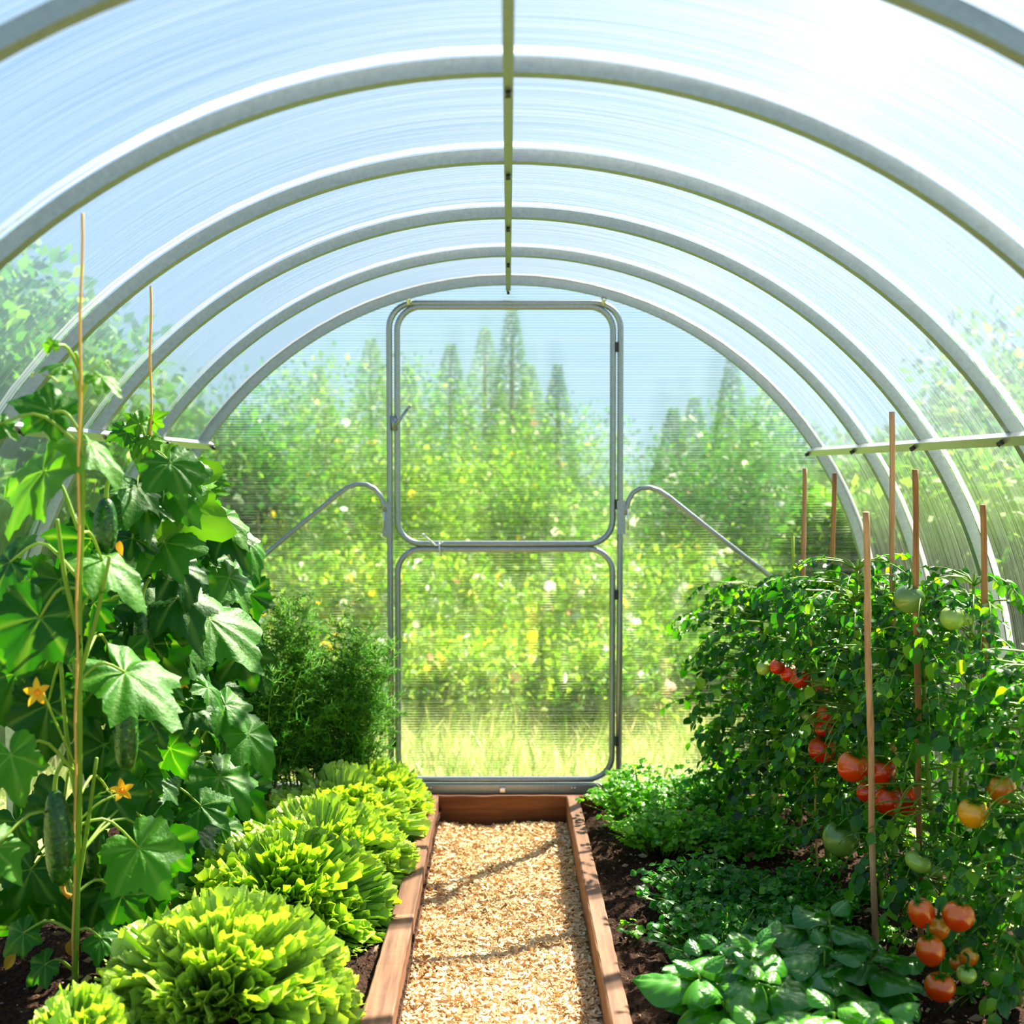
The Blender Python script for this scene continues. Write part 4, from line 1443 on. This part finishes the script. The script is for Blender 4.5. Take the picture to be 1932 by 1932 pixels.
def tomato(px, py, d, rpx, mat, label, asp=0.92, tilt=0.0, group='tomatoes on the vines', elong=1.0):
    c = at(px, py, d)
    R = S_(rpx, d)
    root = empty('tomato', c, label, 'tomato', group)
    rg = np.random.default_rng(int(px * 7 + py))
    nu, nv = 28, 18
    V = []
    for i in range(nv + 1):
        th = PI * i / nv
        for j in range(nu):
            ph = 2 * PI * j / nu
            r_ = R * (1 + 0.025 * math.cos(5 * ph + 1) * math.sin(th) ** 2)
            x, y, z = r_ * math.sin(th) * math.cos(ph), r_ * math.sin(th) * math.sin(ph), R * asp * math.cos(th) * elong
            z -= R * 0.22 * math.exp(-(th / 0.42) ** 2)
            V.append((x, y, z))
    V = np.array(V)
    rm = rot((0, 1, 0), tilt) @ rot((1, 0, 0), rg.uniform(0.05, 0.35))
    V = V @ rm.T + np.array(tuple(c))
    fs = []
    for i in range(nv):
        for j in range(nu):
            fs.append((i * nu + j, i * nu + nu + j, i * nu + nu + (j + 1) % nu, i * nu + (j + 1) % nu))
    g = G()
    g.add(V, [np.array(fs)])
    g.build('fruit', mat, root)
    g = G()
    topl = rm @ np.array((0, 0, R * (asp * elong - 0.20)))
    tp = np.array(tuple(c)) + topl
    ax = rm @ np.array((0, 0, 1.0))
    tm = oval_leaf(6, 3, 0.16, 0.2, 0.35, 0, 0.3)
    pos, D, N = [], [], []
    for k in range(6):
        a = 2 * PI * k / 6 + rg.random()
        dv = rm @ np.array((math.cos(a), math.sin(a), 0.55))
        pos.append(tp); D.append(dv); N.append(ax)
    g.scatter(tm, frames(pos, D, N, np.full(6, R * 0.72)), rg.random(6) * 0.5)
    st = [tp, tp + ax * R * 0.35, tp + ax * R * 0.6 + np.array((0.2, 0.5, 0.5)) * R, tp + np.array((0.3, 1.7, 0.9)) * R]
    g.tube(smooth(st, 8), 0.0032, 6, 0.2)
    g.build('calyx', M['pars_leaf'], root)['label'] = 'green star-shaped calyx with its stalk'
    return root


for px, py, d, rp, mt, lab, asp, tl in TOM:
    tomato(px, py, d, rp, M[mt], lab, asp, tl)

# ------------------------------------------------------------------ herbs (right bed)
tri = [oval_leaf(5, 5, 0.42, 0.2, 0.2, 0, 0.5), oval_leaf(5, 5, 0.52, 0.15, 0.4, 0, 0.55)]


def herb(name, base, h, rad, nst, seed, label, cat, group, tone, ls=(0.015, 0.026), nl=6):
    rg = np.random.default_rng(seed)
    root = empty(name, base, label, cat, group)
    st, lf = G(), G()
    b_ = np.array(base)
    out = []
    for s in range(nst):
        a = rg.uniform(0, 2 * PI)
        q = rg.random() ** 0.55
        hh = h * rg.uniform(0.55, 1.0) * (1 - 0.45 * q * q)
        tip = b_ + np.array((math.cos(a) * rad * q, math.sin(a) * rad * q, hh))
        b1 = b_ + np.array((math.cos(a), math.sin(a), 0)) * rad * 0.35 * q
        mid = (b1 + tip) / 2 + np.array((0, 0, hh * 0.15))
        pts = smooth([b1, mid, tip], 7)
        st.tube(pts, np.linspace(0.0028, 0.0014, 7), 4, rg.random())
        for k in range(nl):
            t = 1.0 if k == 0 else rg.uniform(0.35, 0.95)
            p = pts[min(int(t * 6), 6)]
            aa = rg.uniform(0, 2 * PI)
            br = np.array((math.cos(aa), math.sin(aa), rg.uniform(0.1, 0.6))) * rg.uniform(0.015, 0.035)
            e = p + br
            f = np.array((math.cos(aa), math.sin(aa), rg.uniform(-0.5, 0.1)))
            sd = np.array((-math.sin(aa), math.cos(aa), 0))
            nn = np.array((0, 0, 1.0)) + rg.normal(0, 0.3, 3) + np.array((0, -0.2, 0))
            L = rg.uniform(*ls)
            out.append((e, f, nn, L * 1.1))
            out.append((e, f * 0.5 + sd, nn, L)); out.append((e, f * 0.5 - sd, nn, L))
    out = [o for o in out if o[0][2] > b_[2] + 0.005 and o[0][1] < 5.0]
    foliage(lf, out, rg, tone, 0.2, tri)
    st.build('stems', M['stem'], root)
    lf.build('leaves', M['pars_leaf'], root)


GP = 'leafy herbs along the right of the path'
herb('parsley', (0.50, 4.72, -0.03), 0.24, 0.22, 95, 71, 'sunlit-toned leafy herb clump touching the door post at the far end', 'herb', GP, 0.88)  # far clumps: sunlight put into the leaf colour by a raised tone
herb('parsley', (0.78, 4.72, -0.03), 0.24, 0.22, 90, 72, 'leafy herb clump under the farthest tomato plant', 'herb', GP, 0.66)
herb('parsley', (0.54, 4.38, -0.03), 0.20, 0.22, 85, 73, 'sunlit-toned herb clump second from the far end beside the path', 'herb', GP, 0.85)
herb('parsley', (0.80, 4.32, -0.03), 0.17, 0.20, 70, 74, 'low herb clump near the thin cane at the far end', 'herb', GP, 0.66)
herb('parsley', (0.62, 3.74, -0.03), 0.17, 0.24, 110, 75, 'dense dark green herb clump in the middle of the right bed', 'herb', GP, 0.36)
herb('parsley', (0.84, 3.66, -0.03), 0.17, 0.22, 100, 76, 'dark green herb clump in the middle near the twine', 'herb', GP, 0.33)
herb('parsley', (0.58, 3.36, -0.03), 0.16, 0.21, 95, 77, 'dark green herb clump just behind the front basil by the path board', 'herb', GP, 0.36)
herb('parsley', (0.80, 3.34, -0.03), 0.16, 0.20, 90, 78, 'dark green herb clump just behind the rear basil', 'herb', GP, 0.33)

for px, py, sd, lab in ((1482, 1530, 1, 'small weed seedling on bare soil left of the twine'), (1550, 1650, 2, 'small weed seedling at the foot of the twine'), (1672, 1700, 3, 'small weed seedling right of the long pale cane'),
                        (1180, 1560, 4, 'tiny weed seedling beside the right path board at the far end'), (1185, 1760, 5, 'tiny weed seedling beside the right path board halfway'), (1690, 1790, 6, 'small weed seedling left of the low orange tomatoes'),
                        (690, 1740, 7, 'tiny weed seedling on the soil strip by the left path board')):
    p = gnd(px, py, -0.03)
    herb('weed_seedling', tuple(p), 0.07 if px > 1400 else 0.035, 0.035, 9 if px > 1400 else 4, 500 + sd, lab, 'weed', 'weeds on the soil', 0.7, (0.012, 0.022), 3)

BL = [oval_leaf(22, 15, 0.42, 0.10, 0.30, 0.050, 0.44), oval_leaf(22, 15, 0.46, 0.06, 0.46, 0.055, 0.44), oval_leaf(22, 15, 0.40, 0.14, 0.20, 0.045, 0.47)]


def basil(base, h, rad, nst, seed, label, tone):
    rg = np.random.default_rng(seed)
    root = empty('basil_plant', base, label, 'basil', 'basil plants at the front of the right bed')
    st, lf = G(), G()
    b_ = np.array(base)
    out = []
    for s in range(nst):
        a = s * 2.399 + rg.normal(0, 0.3)
        q = math.sqrt((s + 0.3) / nst)
        hh = h * (1 - 0.42 * q * q) * rg.uniform(0.9, 1.08)
        tip = b_ + np.array((math.cos(a) * rad * q, math.sin(a) * rad * q, hh))
        pts = smooth([b_ + np.array((math.cos(a), math.sin(a), 0)) * rad * .3 * q, (b_ + tip) / 2 + np.array((math.cos(a), math.sin(a), 0)) * rad * 0.15, tip], 8)
        st.tube(pts, np.linspace(0.004, 0.0022, 8), 6, 0.4)
        ph = rg.uniform(0, PI)
        for lev, (t, L, el) in enumerate(((1.0, 0.055, 0.8), (0.97, 0.105, 0.25), (0.82, 0.145, 0.05), (0.62, 0.13, -0.05))):
            p = pts[min(int(t * 7), 7)]
            for k in range(2):
                aa = ph + lev * PI / 2 + k * PI + rg.normal(0, 0.15)
                d = np.array((math.cos(aa), math.sin(aa), el + rg.normal(0, 0.12)))
                nn = np.array((0, 0, 1.0)) + rg.normal(0, 0.15, 3) + np.array((0.05, -0.12, 0))
                out.append((p + d * 0.012, d, nn, L * rg.uniform(0.85, 1.15)))
    out = [o for o in out if o[0][2] > b_[2] + 0.02]
    foliage(lf, out, rg, tone, 0.15, BL)
    st.build('stems', M['stem'], root)
    lf.build('leaves', M['bas_leaf'], root)


basil((0.545, 2.94, -0.03), 0.21, 0.15, 8, 81, 'glossy basil plant at the front beside the path board', 0.7)
basil((0.77, 3.08, -0.03), 0.21, 0.17, 9, 82, 'darker basil plant behind the front ones near the long pale cane', 0.5)
basil((0.74, 2.62, -0.03), 0.19, 0.14, 8, 83, 'bright basil plant cut off by the bottom of the picture', 0.92)
basil((0.50, 2.58, -0.03), 0.17, 0.08, 5, 84, 'small basil plant with a rounded leaf at the bottom edge', 0.92)

# ------------------------------------------------------------------ garden beyond the sheets
g = G()
g.add([(-60, 5.2, -0.16), (60, 5.2, -0.16), (60, 120, -0.16), (-60, 120, -0.16)], [np.array((0, 1, 2, 3))])
g.add([(-60, -20, -0.16), (-1.6, -20, -0.16), (-1.6, 5.2, -0.16), (-60, 5.2, -0.16)], [np.array((0, 1, 2, 3))])
g.add([(1.6, -20, -0.16), (60, -20, -0.16), (60, 5.2, -0.16), (1.6, 5.2, -0.16)], [np.array((0, 1, 2, 3))])
tag(g.build('ground', M['grass_ground'], None, False), kind='structure')

rng = np.random.default_rng(99)
blade = (np.array([(0, -.04, 0), (0, .04, 0), (.6, .025, .03), (.6, -.025, .03), (1, 0, .12)]), None, None)
bl_t = (blade[0], np.array([(0, 1, 2), (0, 2, 3), (3, 2, 4)]), None)
K = 16000
yy = rng.uniform(5.35, 9.5, K); xx = rng.uniform(-0.42, 0.46, K) * yy
dd = rng.normal(0, 0.45, (K, 3)); dd[:, 2] = 1
g = G()
g.scatter(bl_t, frames(np.stack([xx, yy, np.full(K, -0.16)], 1), dd, rng.normal(0, 1, (K, 3)), rng.uniform(0.06, 0.2, K)), rng.random(K))
tag(g.build('meadow_grass', M['grass'], None, False), 'pale sunlit grass outside beyond the door', 'grass', kind='stuff')

leafq = (np.array([(0, 0, 0), (.45, .32, .08), (1, 0, -.05), (.45, -.32, .08)]), np.array([(0, 3, 2, 1)]), None)


def bush(x, y, h, r, n, seed, tone, label, fl=0.03, name='flowering_bush', mat='bush_leaf', leaf=(0.035, 0.075), group='flowering bushes beyond the end wall', cat='bush', sd=0.24, base=-0.16):
    rg = np.random.default_rng(seed)
    root = empty(name, (x, y, base), label, cat, group)
    st, lf, fw = G(), G(), G()
    # several rounded lobes
    nl = 7
    C_ = []
    for k in range(nl):
        a = rg.uniform(0, 2 * PI); q = rg.random() ** .5
        C_.append((x + math.cos(a) * r * 0.6 * q, y + math.sin(a) * r * 0.6 * q, base + h * rg.uniform(0.35, 0.80), r * rg.uniform(0.35, 0.6)))
    C_.append((x, y, base + h * 0.3, r * 0.75))
    for c in C_:
        st.tube(smooth([(x, y, base), ((x + c[0]) / 2, (y + c[1]) / 2, base + h * 0.2), c[:3]], 6), np.linspace(0.015, 0.006, 6), 5)
    C_ = np.array(C_)
    k = rg.integers(0, len(C_), n)
    d = rg.normal(0, 1, (n, 3)); d /= np.linalg.norm(d, axis=1)[:, None]
    rr = C_[k, 3] * rg.uniform(0.55, 1.05, n)
    P = C_[k, :3] + d * rr[:, None] * np.array((1, 1, 0.9))
    P[:, 2] = np.maximum(P[:, 2], base + 0.03 + 0.1 * rg.random(n))
    D = d + rg.normal(0, 0.6, (n, 3)); N = d + rg.normal(0, 0.5, (n, 3)) + np.array((0, 0, 0.6))
    T = np.clip(rg.normal(tone, sd, n), 0, 1)
    lf.scatter(leafq, frames(P, D, N, rg.uniform(leaf[0], leaf[1], n)), T)
    st.build('branches', M['bark'], root)
    lf.build('foliage', M[mat], root)
    if fl > 0:
        m_ = max(int(n * fl), 3)
        kk = rg.integers(0, n, m_)
        hexv = [(0, 0, 0.15)] + [(math.cos(i * PI / 3), math.sin(i * PI / 3), 0) for i in range(6)]
        hx = (np.array(hexv), np.array([(0, 1 + i, 1 + (i + 1) % 6) for i in range(6)]), None)
        cen = C_[k[kk], :3]
        PP = cen + (P[kk] - cen) * 1.06
        fw.scatter(hx, frames(PP, rg.normal(0, 1, (m_, 3)), d[kk] + np.array((0, -0.6, 0.3)), rg.uniform(0.02, 0.042, m_)), rg.random(m_))
        fw.build('blossoms', M['meadow_flower'], root)['label'] = 'small white, yellow and pink blossoms'


def conifer(x, y, h, r, seed, tone, label, base=-0.16):
    rg = np.random.default_rng(seed)
    root = empty('conifer_tree', (x, y, base), label, 'tree', 'conifers beyond the bushes')
    st, lf = G(), G()
    st.tube([(x, y, base), (x, y, base + h * 0.5), (x, y, base + h * 0.99)], [0.07, 0.04, 0.008], 7)
    n = 2600
    t = rg.random(n) ** 0.75
    z = base + h * (0.08 + 0.92 * t)
    tier = (np.floor(t * 14) + 1) / 14
    a = rg.uniform(0, 2 * PI, n)
    rr = r * (1 - t) * (0.55 + 0.45 * rg.random(n)) + 0.03
    P = np.stack([x + np.cos(a) * rr, y + np.sin(a) * rr, z - rr * 0.35], 1)
    D = np.stack([np.cos(a), np.sin(a), np.full(n, -0.35)], 1) + rg.normal(0, 0.3, (n, 3))
    N = np.tile((0, 0, 1.0), (n, 1)) + rg.normal(0, 0.4, (n, 3))
    D[:, 2] += 1.6 * t ** 3
    sz = (0.04 + 0.20 * (1 - t)) * rg.uniform(0.7, 1.2, n)
    lf.scatter(leafq, frames(P, D, N, sz, 0.02 + sz * 0.22), np.clip(rg.normal(tone, 0.2, n), 0, 1))
    st.build('trunk', M['bark'], root)
    lf.build('needles', M['conifer'], root)


def top_h(py, d, base=-0.16):
    return at(959, py, d).z - base


BUSH = [  # centre px, depth, top py, radius m, tone, label
    (560, 7.6, 1270, .75, .62, 'low sunny bush left of the door beyond the wall'),
    (800, 7.7, 1255, .75, .72, 'low yellow green bush behind the lower door at its latch side'),
    (980, 7.8, 1290, .70, .66, 'low bush behind the middle of the lower door pane'),
    (1150, 7.6, 1250, .70, .70, 'low bush behind the hinge side of the lower door pane'),
    (1330, 7.7, 1230, .75, .62, 'low flowering bush behind the herbs and right brace'),
    (1520, 7.8, 1240, .75, .5, 'low bush hidden mostly by the tomato plants'),
    (640, 8.6, 1090, .85, .60, 'medium flowering bush left of the door'),
    (850, 8.7, 1070, .85, .66, 'medium bush behind the window hook'),
    (1060, 8.6, 1090, .85, .66, 'medium bush behind the crossbar of the door'),
    (1270, 8.8, 1090, .85, .60, 'medium flowering bush behind the right brace'),
    (1480, 8.7, 1080, .85, .50, 'medium bush behind the thin canes'),
    (500, 9.6, 900, 1.0, .22, 'tall bush behind the left brace'),
    (720, 9.8, 850, 1.0, .58, 'tall bush behind the latch side door post'),
    (930, 9.7, 890, 1.0, .62, 'tall yellow green bush behind the upper door pane'),
    (1130, 9.8, 910, .95, .35, 'tall bush at the hinge side of the upper door pane'),
    (1340, 9.8, 880, 1.0, .12, 'tall dark bush right of the door'),
    (1550, 9.8, 840, 1.0, .15, 'tall dark bush behind the end arch on the tomato side'),
    (450, 11.0, 740, 1.2, .25, 'big tree-like bush at the left end of the hedge'),
    (640, 11.2, 680, 1.2, .50, 'highest rounded bush left of the door'),
    (820, 11.2, 740, 1.1, .45, 'high bush rising into the upper door pane'),
    (1010, 11.4, 800, 1.1, .48, 'high bush near the middle of the upper door pane'),
    (1230, 11.5, 850, 1.1, .22, 'high bush right of the door below the open sky'),
    (1440, 11.2, 770, 1.1, .28, 'high bush beneath the side rail end on the tomato side'),
]
for i, (px, d, py, r_, tn, lab) in enumerate(BUSH):
    p = at(px, 900, d)
    bush(p.x, d, top_h(py, d) * (1.13 if d > 10.5 else 1.04), r_, 4200, 200 + i, tn, lab, 0.03 if d < 9.5 else 0.008)
CON = [(700, 13.2, 640, .7, .5, 'conifer just left of the latch side door post'), (770, 13.6, 690, .6, .35, 'conifer at the latch side of the upper pane'),
       (850, 13.0, 650, .65, .3, 'conifer with the dark spire in the upper pane'), (915, 13.6, 620, .7, .5, 'broad conifer left of the middle of the upper pane'),
       (966, 13.2, 575, .45, .25, 'tallest thin conifer in the middle of the upper pane'), (1000, 13.7, 690, .6, .5, 'conifer right of the tallest spire'),
       (1052, 13.2, 690, .40, .15, 'narrow brownish conifer right of the middle of the upper pane'), (600, 13.4, 690, .7, .45, 'conifer above the left brace'),
       (1270, 13.5, 770, .5, .35, 'small conifer right of the door'), (1310, 13.8, 750, .5, .3, 'second small conifer right of the door'),
       (1380, 13.0, 670, .42, .1, 'dark pointed conifer standing alone right of the door'), (1450, 13.6, 720, .8, .4, 'wide conifer beside the end arch on the tomato side')]
for i, (px, d, py, r_, tn, lab) in enumerate(CON):
    p = at(px, 800, d)
    conifer(p.x, d, top_h(py, d), r_, 300 + i, tn, lab)
SIDE = [(-2.9, 6.4, 2.5, .9, .45, 'leafy tree outside the left wall behind the cucumbers'), (-3.5, 7.6, 3.3, 1.1, .5, 'tall leafy tree outside the left wall reaching the roof sheets'),
        (-4.2, 9.6, 4.0, 1.3, .45, 'tallest tree outside the left wall'), (-3.1, 5.0, 1.9, .8, .4, 'bushy tree outside close to the left wall'),
        (-3.0, 9.0, 2.9, 1.1, .5, 'pale leafy tree outside by the left corner of the end wall'),
        (2.9, 6.3, 1.5, .9, .5, 'bush outside the right wall behind the tomatoes'), (3.6, 7.9, 2.2, 1.1, .45, 'leafy tree outside the right wall'),
        (3.0, 4.8, 1.3, .8, .55, 'low bush outside close to the right wall'), (4.2, 9.6, 2.6, 1.2, .4, 'leafy tree outside by the right corner of the end wall'),
        (3.4, 5.6, 1.9, .9, .5, 'middle bush outside the right wall'),
        (2.35, 7.0, 1.45, .75, .45, 'round bush outside right behind the tallest cane'), (3.05, 8.0, 1.9, .9, .4, 'bush outside right seen beneath the side rail end'),
        (2.95, 9.2, 2.0, 1.0, .35, 'dark bush outside beyond the right corner of the end wall'), (2.75, 6.9, 1.6, .8, .5, 'bush outside right level with the shorter canes'),
        (-2.35, 6.9, 2.2, .8, .45, 'tree outside left seen between the two twines'), (-2.9, 8.0, 2.9, 1.0, .5, 'yellowish tree outside left above the rail end'),
        (-2.5, 9.6, 2.6, 1.0, .4, 'tree outside beyond the left corner of the end wall')]
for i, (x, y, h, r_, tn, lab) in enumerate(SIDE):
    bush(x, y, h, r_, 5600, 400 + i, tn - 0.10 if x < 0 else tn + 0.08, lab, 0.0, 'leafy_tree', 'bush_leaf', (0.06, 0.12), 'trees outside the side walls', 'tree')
